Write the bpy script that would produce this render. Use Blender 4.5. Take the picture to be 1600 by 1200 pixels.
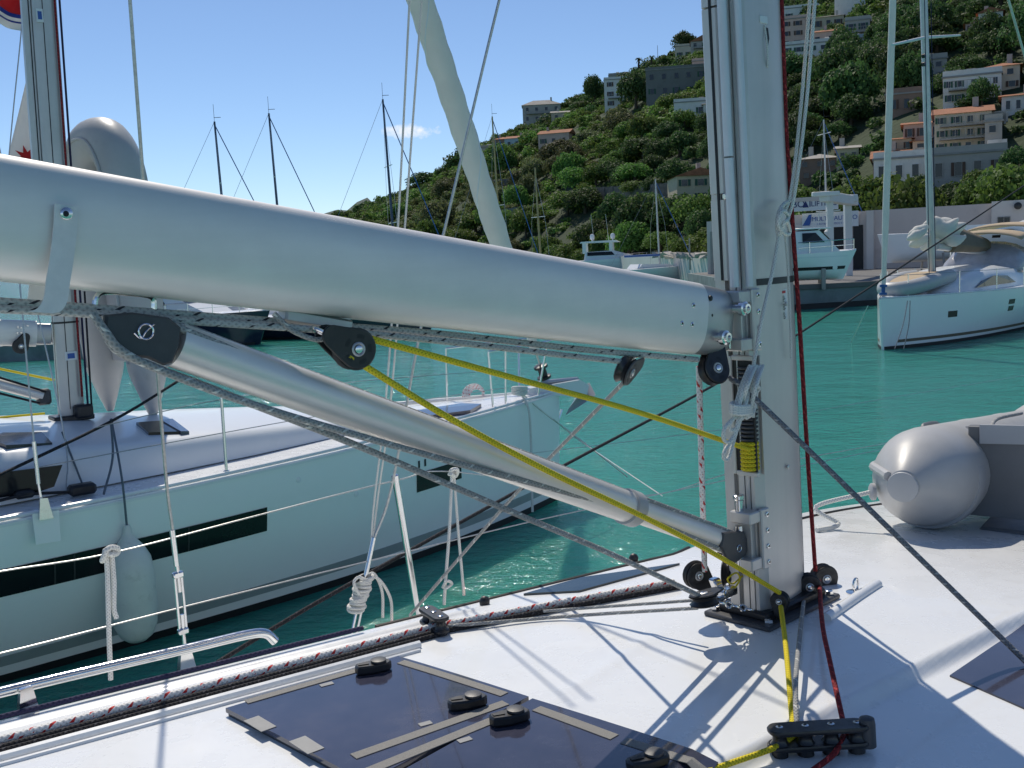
import bpy, bmesh, math, random
import numpy as np
from mathutils import Vector as V, Matrix
random.seed(7); rng = np.random.default_rng(11)
SC = bpy.context.scene
for _o in list(bpy.data.objects): bpy.data.objects.remove(_o)
COL = SC.collection
R = math.radians
# ---------------------------------------------------------------- camera
FPX, EYE, ROLL = 1650.0, 2.95, R(2.6)
PITCH = math.atan(200 / FPX)
cd = bpy.data.cameras.new('camera'); cam = bpy.data.objects.new('camera', cd); COL.objects.link(cam)
cd.sensor_width = 36.0; cd.lens = FPX / 1600 * 36.0; cd.clip_start = 0.05; cd.clip_end = 9000
_f = V((0, math.cos(PITCH), -math.sin(PITCH))); _x = V((1, 0, 0)); _d = V((0, -math.sin(PITCH), -math.cos(PITCH)))
cr, sr = math.cos(ROLL), math.sin(ROLL)
CX = _x * cr + _d * sr; CD = -_x * sr + _d * cr          # image right and image down in the world
cam.matrix_world = Matrix(((CX.x, -CD.x, -_f.x, 0), (CX.y, -CD.y, -_f.y, 0), (CX.z, -CD.z, -_f.z, EYE), (0, 0, 0, 1)))
SC.camera = cam
# ---------------------------------------------------------------- light
SUN_AZ, SUN_EL = R(-15.0), R(53.0)
wd = bpy.data.worlds.new('World'); SC.world = wd; wd.use_nodes = True
nt = wd.node_tree; nt.nodes.clear()
sky = nt.nodes.new('ShaderNodeTexSky'); sky.sky_type = 'NISHITA'; sky.sun_disc = False
sky.sun_elevation = SUN_EL; sky.sun_rotation = SUN_AZ; sky.altitude = 0; sky.air_density = 0.75; sky.dust_density = 0.1; sky.ozone_density = 4.6
bgn = nt.nodes.new('ShaderNodeBackground'); bgn.inputs[1].default_value = 0.09
won = nt.nodes.new('ShaderNodeOutputWorld')
# one small fair-weather cloud, fixed in the sky by its direction
def _vm(op, a, b):
    n = nt.nodes.new('ShaderNodeVectorMath'); n.operation = op; nt.links.new(a, n.inputs[0]); n.inputs[1].default_value = b; return n.outputs['Value']
def _sm(op, a, b=0.0):
    n = nt.nodes.new('ShaderNodeMath'); n.operation = op
    for i, x in enumerate((a, b)):
        if isinstance(x, (int, float)): n.inputs[i].default_value = x
        else: nt.links.new(x, n.inputs[i])
    return n.outputs[0]
_tc = nt.nodes.new('ShaderNodeTexCoord'); CLD = (_f + CX * ((637 - 800) / FPX) + CD * ((206 - 600) / FPX)).normalized(); CLR = V((CLD.y, -CLD.x, 0)).normalized(); CLU = CLR.cross(CLD)
_a = _vm('DOT_PRODUCT', _tc.outputs['Generated'], CLR); _b = _vm('DOT_PRODUCT', _tc.outputs['Generated'], CLU); _c = _vm('DOT_PRODUCT', _tc.outputs['Generated'], CLD)
_nz = nt.nodes.new('ShaderNodeTexNoise'); _nz.inputs['Scale'].default_value = 95; _nz.inputs['Detail'].default_value = 6; _nz.inputs['Roughness'].default_value = .62; nt.links.new(_tc.outputs['Generated'], _nz.inputs['Vector'])
_e = _sm('ADD', _sm('POWER', _sm('ABSOLUTE', _sm('DIVIDE', _a, .030)), 2.0), _sm('POWER', _sm('ABSOLUTE', _sm('DIVIDE', _b, .0085)), 2.0))
_m = _sm('SUBTRACT', _sm('MULTIPLY', _nz.outputs['Fac'], 2.6), _sm('ADD', _e, .62)); _m = _sm('MULTIPLY', _m, 1.15); _mc = nt.nodes.new('ShaderNodeClamp'); nt.links.new(_m, _mc.inputs[0])
_m = _sm('MULTIPLY', _sm('MULTIPLY', _mc.outputs[0], _sm('GREATER_THAN', _c, .9)), .85)
_mx = nt.nodes.new('ShaderNodeMix'); _mx.data_type = 'RGBA'; nt.links.new(_m, _mx.inputs['Factor']); nt.links.new(sky.outputs[0], _mx.inputs[6]); _mx.inputs[7].default_value = (8.6, 8.7, 8.9, 1)
nt.links.new(_mx.outputs[2], bgn.inputs[0]); nt.links.new(bgn.outputs[0], won.inputs[0])
sl = bpy.data.lights.new('sun', 'SUN'); sl.energy = 2.95; sl.angle = R(0.55); sl.color = (1.0, 0.925, 0.80)
so = bpy.data.objects.new('sun', sl); COL.objects.link(so); so.location = (0, 0, 60)
SDIR = V((math.sin(SUN_AZ) * math.cos(SUN_EL), math.cos(SUN_AZ) * math.cos(SUN_EL), math.sin(SUN_EL)))
so.rotation_euler = SDIR.to_track_quat('Z', 'Y').to_euler()
SC.view_settings.view_transform = 'Standard'; SC.view_settings.look = 'None'
SC.view_settings.exposure = 0.35; SC.view_settings.gamma = 1.0; SC.view_settings.use_curve_mapping = False
SC.cycles.max_bounces = 8; SC.cycles.diffuse_bounces = 6; SC.cycles.transparent_max_bounces = 8; SC.cycles.use_denoising = True
SC.cycles.sample_clamp_indirect = 6.0
# ---------------------------------------------------------------- measuring the place
def ray(u, v): return _f + CX * ((u - 800) / FPX) + CD * ((v - 600) / FPX)
EYEP = V((0, 0, EYE))
def onz(u, v, z): d = ray(u, v); return EYEP + d * ((z - EYE) / d.z)
def atr(u, v, r): d = ray(u, v); return EYEP + d * (r / math.hypot(d.x, d.y))     # at horizontal range r
class Frame:                                                                     # a boat's own axes: f ahead, l to port, h up
    def __init__(s, o, az): s.o = V(o); s.az = az; s.F = V((math.sin(az), math.cos(az), 0)); s.L = V((-math.cos(az), math.sin(az), 0))
    def __call__(s, f, l, h=0): return s.o + s.F * f + s.L * l + V((0, 0, h))
    def inv(s, p): q = V(p) - s.o; return (q.dot(s.F), q.dot(s.L), q.z)
    def onl(s, u, v, l): d = ray(u, v); t = ((s.o - EYEP).dot(s.L) + l) / d.dot(s.L); return EYEP + d * t
    def onf(s, u, v, f): d = ray(u, v); t = ((s.o - EYEP).dot(s.F) + f) / d.dot(s.F); return EYEP + d * t
ZD = 2.0
OB = Frame(onz(1208, 948, ZD), R(47))
# ---------------------------------------------------------------- mesh building
UP = V((0, 0, 1))
class MB:
    def __init__(s): s.v = []; s.f = []; s.uv = []
    def add(s, vs, fs, uvs=None):
        o = len(s.v); s.v += [V(p) for p in vs]
        for i, f in enumerate(fs):
            s.f.append([o + k for k in f]); s.uv.append(uvs[i] if uvs else [(0, 0)] * len(f))
        return s
    def hull(s, pts):
        bm = bmesh.new()
        for p in pts: bm.verts.new(p)
        r = bmesh.ops.convex_hull(bm, input=bm.verts)
        junk = [e for e in r['geom_interior'] if isinstance(e, bmesh.types.BMVert)] + [e for e in r['geom_unused'] if isinstance(e, bmesh.types.BMVert)]
        bmesh.ops.delete(bm, geom=list(set(junk)), context='VERTS')
        bmesh.ops.dissolve_limit(bm, angle_limit=0.01, verts=bm.verts, edges=bm.edges)
        bm.verts.index_update()
        s.add([v.co.copy() for v in bm.verts], [[v.index for v in f.verts] for f in bm.faces]); bm.free(); return s
    def box(s, c, sx, sy, sz, ax=None, bev=0.0):
        c = V(c); X, Y, Z = ax or (V((1, 0, 0)), V((0, 1, 0)), V((0, 0, 1)))
        hx, hy, hz = sx / 2, sy / 2, sz / 2
        if bev <= 0:
            vs = [c + X * (i * hx) + Y * (j * hy) + Z * (k * hz) for k in (-1, 1) for j in (-1, 1) for i in (-1, 1)]
            return s.add(vs, [(0, 2, 3, 1), (4, 5, 7, 6), (0, 1, 5, 4), (2, 6, 7, 3), (0, 4, 6, 2), (1, 3, 7, 5)])
        pts = []
        for i in (-1, 1):
            for j in (-1, 1):
                for k in (-1, 1):
                    for a in range(3):
                        q = [hx - bev, hy - bev, hz - bev]; q[a] += bev
                        pts.append(c + X * (i * q[0]) + Y * (j * q[1]) + Z * (k * q[2]))
        return s.hull(pts)
    def tube(s, pts, r, n=10, caps=True, closed=False):
        pts = [V(p) for p in pts]; m = len(pts); rs = r if isinstance(r, (list, tuple)) else [r] * m
        T = []
        for i in range(m):
            a = pts[(i - 1) % m] if (i or closed) else pts[i]; b = pts[(i + 1) % m] if (i < m - 1 or closed) else pts[i]
            t = (b - a); T.append(t.normalized() if t.length > 1e-9 else V((0, 0, 1)))
        N = T[0].cross(UP if abs(T[0].z) < .95 else V((1, 0, 0))).normalized(); Ns = [N]
        for i in range(1, m):
            N = Ns[-1] - T[i] * Ns[-1].dot(T[i]); N = N.normalized() if N.length > 1e-9 else Ns[-1]; Ns.append(N)
        vs = []; ln = [0.0]
        for i in range(m):
            Bn = T[i].cross(Ns[i])
            for k in range(n):
                a = 2 * math.pi * k / n; vs.append(pts[i] + (Ns[i] * math.cos(a) + Bn * math.sin(a)) * rs[i])
            if i: ln.append(ln[-1] + (pts[i] - pts[i - 1]).length)
        fs = []; uv = []
        for i in range(m if closed else m - 1):
            j = (i + 1) % m; l0 = ln[i]; l1 = ln[j] if j else ln[i] + (pts[0] - pts[-1]).length
            for k in range(n):
                k2 = (k + 1) % n
                fs.append((i * n + k, i * n + k2, j * n + k2, j * n + k))
                uv.append([(k / n, l0), ((k + 1) / n, l0), ((k + 1) / n, l1), (k / n, l1)])
        if caps and not closed:
            fs.append(tuple(range(n))[::-1]); uv.append([(0, 0)] * n)
            fs.append(tuple((m - 1) * n + k for k in range(n))); uv.append([(0, 0)] * n)
        return s.add(vs, fs, uv)
    def lathe(s, prof, o, axis, n=20):                       # prof: (along axis, radius)
        o = V(o); A = V(axis).normalized(); X = A.cross(UP if abs(A.z) < .95 else V((1, 0, 0))).normalized(); Y = A.cross(X)
        vs = []; fs = []
        for (a, r) in prof:
            for k in range(n):
                t = 2 * math.pi * k / n; vs.append(o + A * a + (X * math.cos(t) + Y * math.sin(t)) * max(r, 1e-5))
        for i in range(len(prof) - 1):
            for k in range(n): k2 = (k + 1) % n; fs.append((i * n + k, i * n + k2, (i + 1) * n + k2, (i + 1) * n + k))
        fs.append(tuple(range(n))[::-1]); fs.append(tuple((len(prof) - 1) * n + k for k in range(n)))
        return s.add(vs, fs)
    def prism(s, poly, o, X, Y, t, bev=0.0):                 # outline in the X,Y plane, thickness t centred on o
        o = V(o); X = V(X).normalized(); Y = V(Y).normalized(); N = X.cross(Y).normalized(); n = len(poly)
        cx = sum(p[0] for p in poly) / n; cy = sum(p[1] for p in poly) / n
        def ring(h, ins):
            out = []
            for (a, b) in poly:
                d = math.hypot(a - cx, b - cy) or 1; k = 1 - ins / d; out.append(o + X * (cx + (a - cx) * k) + Y * (cy + (b - cy) * k) + N * h)
            return out
        rings = [ring(-t / 2, bev), ring(-t / 2 + bev, 0), ring(t / 2 - bev, 0), ring(t / 2, bev)] if bev > 0 else [ring(-t / 2, 0), ring(t / 2, 0)]
        vs = [p for r_ in rings for p in r_]; fs = []
        for i in range(len(rings) - 1):
            for k in range(n): k2 = (k + 1) % n; fs.append((i * n + k, i * n + k2, (i + 1) * n + k2, (i + 1) * n + k))
        fs.append(tuple(range(n))[::-1]); fs.append(tuple((len(rings) - 1) * n + k for k in range(n)))
        return s.add(vs, fs)
    def grid(s, rows, wrap=False):                           # rows: equally long lists of points
        m = len(rows); n = len(rows[0]); vs = [p for r_ in rows for p in r_]; fs = []; uv = []
        for i in range(m - 1):
            for k in range(n if wrap else n - 1):
                k2 = (k + 1) % n; fs.append((i * n + k, i * n + k2, (i + 1) * n + k2, (i + 1) * n + k))
                uv.append([(k / n, i / m), ((k + 1) / n, i / m), ((k + 1) / n, (i + 1) / m), (k / n, (i + 1) / m)])
        return s.add(vs, fs, uv)
    def sweep(s, sec, pts, X, Y):                            # a section (list of 2-d points) carried along pts, X/Y fixed axes
        rows = [[V(p) + V(X) * a + V(Y) * b for (a, b) in sec] for p in pts]
        s.grid(rows, wrap=True); n = len(sec); o = len(s.v) - len(pts) * n
        s.f.append([o + k for k in range(n)][::-1]); s.uv.append([(0, 0)] * n)
        s.f.append([o + (len(pts) - 1) * n + k for k in range(n)]); s.uv.append([(0, 0)] * n)
        return s
    def build(s, name, mat, parent=None, smooth=True, ang=0.7, base=None):
        me = bpy.data.meshes.new(name); ob = bpy.data.objects.new(name, me); COL.objects.link(ob)
        if parent is not None:
            off = wloc(parent); ob.parent = parent; ob.location = (0, 0, 0)
        else:
            if base is None:
                xs = [p.x for p in s.v]; ys = [p.y for p in s.v]; zs = [p.z for p in s.v]
                base = V(((min(xs) + max(xs)) / 2, (min(ys) + max(ys)) / 2, min(zs)))
            off = V(base); ob.location = off
        me.from_pydata([tuple(p - off) for p in s.v], [], s.f)
        if any(any(q != (0, 0) for q in u) for u in s.uv[:3] + s.uv[-3:] + s.uv[len(s.uv)//2:len(s.uv)//2+2]):
            ul = me.uv_layers.new(name='UVMap'); flat = [c for u in s.uv for q in u for c in q]
            if len(flat) == 2 * len(me.loops): ul.data.foreach_set('uv', flat)
        bm = bmesh.new(); bm.from_mesh(me); bmesh.ops.recalc_face_normals(bm, faces=bm.faces); bm.to_mesh(me); bm.free()
        if smooth:
            me.shade_smooth(); me.set_sharp_from_angle(angle=ang)
        me.materials.append(mat); me.update()
        return ob
def wloc(o):
    p = V((0, 0, 0))
    while o is not None: p += o.location; o = o.parent
    return p
def tag(o, label, cat=None, group=None, kind=None):
    if label: o['label'] = label
    if cat: o['category'] = cat
    if group: o['group'] = group
    if kind: o['kind'] = kind
    return o
def thing(name, label, cat, loc, group=None):
    o = bpy.data.objects.new(name, None); COL.objects.link(o); o.location = V(loc); o.empty_display_size = .1
    return tag(o, label, cat, group)
def spline(pts, k=8, sag=0.0):
    pts = [V(p) for p in pts]; out = []
    if len(pts) == 2:
        for i in range(k * 2 + 1):
            t = i / (k * 2); out.append(pts[0].lerp(pts[1], t) + V((0, 0, -sag * 4 * t * (1 - t))))
        return out
    P = [pts[0] * 2 - pts[1]] + pts + [pts[-1] * 2 - pts[-2]]
    for i in range(1, len(P) - 2):
        for j in range(k):
            t = j / k; a, b, c, d = P[i - 1], P[i], P[i + 1], P[i + 2]
            out.append(.5 * ((2 * b) + (c - a) * t + (2 * a - 5 * b + 4 * c - d) * t * t + (3 * b - a - 3 * c + d) * t ** 3))
    out.append(pts[-1]); return out
def circ(cx, cy, r, n=14, a0=0, a1=2 * math.pi):
    full = abs(a1 - a0 - 2 * math.pi) < 1e-6
    return [(cx + r * math.cos(a0 + (a1 - a0) * i / (n if full else n - 1)), cy + r * math.sin(a0 + (a1 - a0) * i / (n if full else n - 1))) for i in range(n)]
def rrect(w, h, r, n=4):
    out = []
    for (sx, sy, a) in ((1, 1, 0), (-1, 1, 90), (-1, -1, 180), (1, -1, 270)):
        out += circ(sx * (w / 2 - r), sy * (h / 2 - r), r, n, R(a), R(a + 90))
    return out
def sm(x): x = max(0, min(1, x)); return x * x * (3 - 2 * x)
def text_mesh(txt, size, o, X, Y, name, mat, parent, shear=0.0, lift=0.004):
    cu = bpy.data.curves.new('lettering', 'FONT'); cu.body = txt; cu.size = size; cu.shear = shear; cu.extrude = 0.0; cu.align_x = 'CENTER'; cu.align_y = 'CENTER'
    to = bpy.data.objects.new('lettering', cu); COL.objects.link(to); bpy.context.view_layer.update()
    me = bpy.data.meshes.new_from_object(to.evaluated_get(bpy.context.evaluated_depsgraph_get()))
    bpy.data.objects.remove(to); bpy.data.curves.remove(cu)
    X = V(X).normalized(); Y = V(Y).normalized(); N = X.cross(Y); off = wloc(parent); o = V(o) + N * lift
    for v in me.vertices: v.co = o + X * v.co.x + Y * v.co.y - off
    me.name = name; me.materials.clear(); me.materials.append(mat)
    ob = bpy.data.objects.new(name, me); COL.objects.link(ob); ob.parent = parent
    return ob
# ---------------------------------------------------------------- materials
def setin(n, k, v):
    if k in n.inputs: n.inputs[k].default_value = v
def newmat(name):
    m = bpy.data.materials.new(name); m.use_nodes = True; t = m.node_tree; b = t.nodes['Principled BSDF']; return m, t, b
def nmath(t, op, a, b=None, c=None):
    n = t.nodes.new('ShaderNodeMath'); n.operation = op
    for i, x in enumerate((a, b, c)):
        if x is None: continue
        if isinstance(x, (int, float)): n.inputs[i].default_value = x
        else: t.links.new(x, n.inputs[i])
    return n.outputs[0]
def mixc(t, fac, a, b, mode='MIX'):
    n = t.nodes.new('ShaderNodeMix'); n.data_type = 'RGBA'; n.blend_type = mode
    for sk, x in ((n.inputs['Factor'], fac), (n.inputs[6], a), (n.inputs[7], b)):
        if isinstance(x, (int, float)): sk.default_value = x
        elif isinstance(x, tuple): sk.default_value = (*x[:3], 1)
        else: t.links.new(x, sk)
    return n.outputs[2]
def noise(t, scale, detail=4, rough=.6, coord='Object', stretch=None):
    tc = t.nodes.new('ShaderNodeTexCoord'); n = t.nodes.new('ShaderNodeTexNoise'); n.inputs['Scale'].default_value = scale
    n.inputs['Detail'].default_value = detail; n.inputs['Roughness'].default_value = rough
    if stretch:
        mp = t.nodes.new('ShaderNodeMapping'); mp.inputs['Scale'].default_value = stretch; t.links.new(tc.outputs[coord], mp.inputs[0]); t.links.new(mp.outputs[0], n.inputs['Vector'])
    else: t.links.new(tc.outputs[coord], n.inputs['Vector'])
    return n.outputs['Fac']
def ramp(t, fac, stops):
    n = t.nodes.new('ShaderNodeValToRGB'); e = n.color_ramp.elements
    while len(e) < len(stops): e.new(.5)
    for i, (p, c) in enumerate(stops): e[i].position = p; e[i].color = (*(c if isinstance(c, tuple) else (c, c, c)), 1)
    t.links.new(fac, n.inputs[0]); return n.outputs[0]
def bump(t, b, h, strength=.2, dist=.002):
    n = t.nodes.new('ShaderNodeBump'); n.inputs['Strength'].default_value = strength; n.inputs['Distance'].default_value = dist
    t.links.new(h, n.inputs['Height']); t.links.new(n.outputs[0], b.inputs['Normal']); return n
def mat(name, col, rough=.5, metal=0.0, var=.12, scale=6.0, bstr=0.0, bscale=60, bdist=.002, coat=0.0, spec=.5, stretch=None, rvar=.0, dirt=None):
    m, t, b = newmat(name); setin(b, 'Metallic', metal); setin(b, 'Coat Weight', coat); setin(b, 'Specular IOR Level', spec); setin(b, 'Roughness', rough)
    n = noise(t, scale, 6, .65, stretch=stretch)
    lo = tuple(c * (1 - var) for c in col); hi = tuple(min(1, c * (1 + var * .6)) for c in col)
    c = ramp(t, n, [(.3, lo), (.72, hi)])
    if dirt:
        d = ramp(t, noise(t, dirt[0], 8, .7), [(dirt[1], 0.0), (dirt[1] + .16, 1.0)]); c = mixc(t, nmath(t, 'MULTIPLY', d, dirt[3]), c, dirt[2])
    t.links.new(c, b.inputs['Base Color'])
    if rvar: t.links.new(ramp(t, noise(t, scale * 2.3, 6, .7), [(.3, max(0, rough - rvar)), (.7, min(1, rough + rvar))]), b.inputs['Roughness'])
    if bstr: bump(t, b, noise(t, bscale, 3, .6), bstr, bdist)
    return m
def rope_mat(name, col, fleck=None, period=.045, braid=.011, rough=.75, fw=.3, dk=.66, fw2=.5):
    m, t, b = newmat(name); setin(b, 'Roughness', rough); setin(b, 'Specular IOR Level', .25)
    uv = t.nodes.new('ShaderNodeTexCoord'); sp = t.nodes.new('ShaderNodeSeparateXYZ'); t.links.new(uv.outputs['UV'], sp.inputs[0])
    u, v = sp.outputs[0], sp.outputs[1]
    a1 = nmath(t, 'SINE', nmath(t, 'MULTIPLY', nmath(t, 'ADD', nmath(t, 'DIVIDE', v, braid), nmath(t, 'MULTIPLY', u, 4.0)), 6.2832))
    a2 = nmath(t, 'SINE', nmath(t, 'MULTIPLY', nmath(t, 'SUBTRACT', nmath(t, 'DIVIDE', v, braid), nmath(t, 'MULTIPLY', u, 4.0)), 6.2832))
    h = nmath(t, 'MAXIMUM', a1, a2)
    c = mixc(t, ramp(t, nmath(t, 'MULTIPLY_ADD', h, .5, .5), [(.25, 0.0), (.7, 1.0)]), tuple(x * dk for x in col), col)
    dn = noise(t, 9, 5, .6); c = mixc(t, ramp(t, dn, [(.4, 0.0), (.75, .45)]), c, tuple(x * .6 for x in col))
    if fleck:
        f1 = nmath(t, 'LESS_THAN', nmath(t, 'FRACT', nmath(t, 'ADD', nmath(t, 'DIVIDE', v, period), nmath(t, 'MULTIPLY', u, .6))), fw)
        f2 = nmath(t, 'LESS_THAN', nmath(t, 'FRACT', nmath(t, 'ADD', nmath(t, 'MULTIPLY', u, 3.0), nmath(t, 'DIVIDE', v, braid * 2))), fw2)
        c = mixc(t, nmath(t, 'MULTIPLY', f1, f2), c, fleck)
    t.links.new(c, b.inputs['Base Color']); bump(t, b, h, .55, .0012)
    return m
M = {}
# white mouldings and boat bodies
M['gel'] = mat('white_gelcoat', (.80, .81, .81), .28, var=.035, scale=2.2, coat=.25, rvar=.08, dirt=(7, .56, (.55, .52, .45), .22), bstr=.04, bscale=4, bdist=.01)
M['gel2'] = mat('white_topsides', (.86, .865, .855), .22, var=.03, scale=.8, coat=.3, rvar=.05, dirt=(1.6, .58, (.6, .6, .55), .18))
M['cabin'] = mat('white_cabin_side', (.74, .76, .77), .3, var=.03, scale=1.5, coat=.2, dirt=(3, .56, (.55, .55, .5), .2))
M['nonskid'] = mat('nonskid_deck', (.79, .795, .79), .6, var=.05, scale=3, bstr=.25, bscale=420, bdist=.0015, dirt=(6, .55, (.5, .49, .44), .25))
# aluminium: fine drawn streaks
def alu(name, col, rough, stretch, metal=.85):
    m, t, b = newmat(name); setin(b, 'Metallic', metal)
    n = noise(t, 30, 4, .6, stretch=stretch); n2 = noise(t, 3.5, 6, .7)
    c = mixc(t, ramp(t, n2, [(.42, 0.0), (.8, .5)]), ramp(t, n, [(.3, tuple(x * .93 for x in col)), (.7, col)]), tuple(x * .8 for x in col))
    t.links.new(c, b.inputs['Base Color']); t.links.new(ramp(t, n2, [(.3, rough - .05), (.75, rough + .09)]), b.inputs['Roughness'])
    bump(t, b, n, .05, .0006); return m
M['alu'] = alu('anodised_aluminium', (.60, .58, .555), .40, (1, 1, .05), .45)
M['alub'] = alu('anodised_boom', (.82, .785, .74), .40, (.12, .12, 1), .22)
M['aluv'] = alu('anodised_tube', (.79, .76, .72), .36, (.3, .3, 1), .35)
M['alud'] = alu('cast_aluminium', (.50, .50, .50), .42, (1, 1, 1))
M['steel'] = mat('polished_steel', (.72, .72, .72), .14, 1.0, var=.06, scale=20, rvar=.07)
M['wire'] = mat('wire_rope', (.48, .48, .47), .35, .9, var=.25, scale=90)
M['plast'] = mat('black_plastic', (.016, .016, .018), .38, var=.35, scale=25, rvar=.1, bstr=.1, bscale=200, dirt=(14, .57, (.09, .09, .09), .5))
M['cheek'] = mat('dark_grey_plastic', (.055, .056, .062), .48, var=.2, scale=18, rvar=.08, bstr=.12, bscale=260, dirt=(20, .6, (.16, .16, .16), .4))
M['rubber'] = mat('black_rubber', (.012, .012, .013), .6, var=.3, scale=30)
M['webbing'] = mat('white_webbing', (.72, .72, .70), .8, var=.08, scale=40, bstr=.3, bscale=500)
M['gline'] = mat('lens_black', (.006, .006, .008), .5, var=.2)
M['sheave'] = mat('black_sheave', (.022, .022, .024), .3, var=.3, scale=40)
# tinted acrylic of the hatches
def acrylic():
    m, t, b = newmat('tinted_acrylic'); n = noise(t, 3.2, 8, .7); n2 = noise(t, 26, 6, .7)
    c = ramp(t, n, [(.25, (.03, .033, .055)), (.55, (.055, .056, .085)), (.8, (.10, .09, .11))])
    c = mixc(t, ramp(t, n2, [(.55, 0.0), (.75, .25)]), c, (.085, .09, .12)); t.links.new(c, b.inputs['Base Color'])
    t.links.new(ramp(t, n2, [(.3, .06), (.75, .17)]), b.inputs['Roughness']); setin(b, 'Coat Weight', .5); return m
M['acryl'] = acrylic()
M['grit'] = mat('grit_tape', (.27, .26, .24), .85, var=.45, scale=700, bstr=.5, bscale=900, bdist=.002, dirt=(30, .6, (.16, .16, .16), .5))
M['label'] = mat('grey_label', (.24, .24, .235), .5, var=.1, scale=30)
M['glass'] = mat('dark_window', (.010, .012, .014), .10, var=.3, scale=1.5, spec=.3)
M['glass2'] = mat('smoked_window', (.035, .05, .055), .08, var=.5, scale=4, spec=.6)
M['solar'] = mat('glitter_glass', (.03, .035, .05), .12, var=.6, scale=60)
# ropes
M['r_yel'] = rope_mat('yellow_rope', (.80, .64, .03), braid=.008, dk=.55)
M['r_red'] = rope_mat('dark_red_rope', (.22, .018, .022), (.45, .05, .05), .03, .011)
M['r_fleck'] = rope_mat('red_fleck_rope', (.82, .80, .77), (.50, .03, .03), .040, .012, fw=.30, fw2=.45)
M['r_grey'] = rope_mat('grey_rope', (.36, .36, .35), (.62, .62, .58), .05, .010, fw=.16)
M['r_greyd'] = rope_mat('dark_grey_rope', (.20, .205, .225), (.4, .4, .4), .03, .010, fw=.2)
M['r_boom'] = rope_mat('grey_rope_dark_flecks', (.50, .50, .48), (.03, .03, .04), .06, .012, fw=.18, fw2=.3)
M['r_white'] = rope_mat('white_rope', (.80, .79, .74), braid=.010)
M['r_black'] = rope_mat('black_rope', (.018, .018, .022), (.05, .05, .06), .03, .010, fw=.2)
M['r_navy'] = rope_mat('navy_rope', (.035, .035, .085), braid=.012)
M['r_blue'] = rope_mat('slate_rope', (.14, .17, .20), braid=.012)
# inflatables, cloth, fenders
M['hyp'] = mat('grey_inflatable_fabric', (.46, .455, .445), .42, var=.08, scale=5, rvar=.06, bstr=.05, bscale=12, bdist=.004, dirt=(5, .58, (.22, .21, .2), .35))
M['hypd'] = mat('dark_transom', (.17, .175, .18), .5, var=.15, scale=6, rvar=.1)
M['hypl'] = mat('light_grey_patch', (.42, .425, .43), .45, var=.06, scale=9)
M['fend'] = mat('pale_fender_vinyl', (.68, .68, .63), .4, var=.1, scale=4, dirt=(6, .55, (.3, .3, .25), .4))
M['sail'] = mat('cream_sailcloth', (.66, .67, .62), .75, var=.08, scale=3, bstr=.35, bscale=9, bdist=.02, dirt=(2, .55, (.5, .5, .46), .3))
M['flagw'] = mat('white_flag_cloth', (.78, .77, .76), .85, var=.05)
M['flagr'] = mat('red_flag_cloth', (.55, .03, .035), .85, var=.1)
M['flagb'] = mat('blue_flag_cloth', (.04, .07, .30), .85, var=.1)
M['sticker'] = mat('white_sticker', (.72, .73, .73), .4, var=.04)
M['bluep'] = mat('blue_print', (.03, .10, .36), .5, var=.05)
M['navyp'] = mat('navy_print', (.02, .03, .14), .5, var=.05)
M['redp'] = mat('red_print', (.6, .05, .05), .5, var=.05)
M['ink'] = mat('black_print', (.03, .03, .03), .6, var=.05)
M['tape'] = mat('black_tape', (.03, .03, .032), .55, var=.2, scale=30)

def cloth_mat(name, col, tr=.4):
    m = mat(name, col, .8, var=.08, scale=3, bstr=.35, bscale=9, bdist=.02, dirt=(2, .55, (col[0] * .7, col[1] * .7, col[2] * .66), .3)); t = m.node_tree; b = t.nodes['Principled BSDF']; out = t.nodes['Material Output']
    tl = t.nodes.new('ShaderNodeBsdfTranslucent'); tl.inputs[0].default_value = (*col, 1); mx = t.nodes.new('ShaderNodeMixShader'); mx.inputs[0].default_value = tr
    t.links.new(b.outputs[0], mx.inputs[1]); t.links.new(tl.outputs[0], mx.inputs[2]); t.links.new(mx.outputs[0], out.inputs[0]); return m
M['sail'] = cloth_mat('cream_sailcloth', (.80, .785, .74), .3); M['flagw'] = cloth_mat('white_flag_cloth', (.8, .78, .77), .4); M['flagr'] = cloth_mat('red_flag_cloth', (.6, .03, .035), .4); M['flagb'] = cloth_mat('blue_flag_cloth', (.04, .07, .34), .4)
# ---------------------------------------------------------------- water
def water_mat():
    m, t, b = newmat('harbour_water'); setin(b, 'IOR', 1.333); setin(b, 'Roughness', .06); b.subsurface_method = 'BURLEY'; setin(b, 'Subsurface Weight', .7); setin(b, 'Subsurface Radius', (.4, 1.6, 1.4)); setin(b, 'Subsurface Scale', 1.0); setin(b, 'Specular IOR Level', .5)
    n0 = noise(t, .05, 5, .6)
    c = ramp(t, n0, [(.3, (.031, .228, .178)), (.7, (.050, .298, .243))]); t.links.new(c, b.inputs['Base Color'])
    n1 = noise(t, .85, 6, .62, stretch=(1, 1.35, 1)); n2 = noise(t, 5.5, 5, .6, stretch=(1, 1.5, 1)); n3 = noise(t, .22, 3, .5)
    h = nmath(t, 'ADD', nmath(t, 'MULTIPLY', n1, .55), nmath(t, 'ADD', nmath(t, 'MULTIPLY', n2, .14), nmath(t, 'MULTIPLY', n3, .6)))
    bump(t, b, h, 1.0, .23); return m
M['water'] = water_mat()
mb = MB(); Wn = 4000
mb.add([V((-Wn, -4000, 0)), V((Wn, -4000, 0)), V((Wn, 7000, 0)), V((-Wn, 7000, 0))], [(0, 1, 2, 3)])
tag(mb.build('water', M['water'], smooth=False), 'turquoise green rippled harbour water between the boats', kind='structure')

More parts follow.
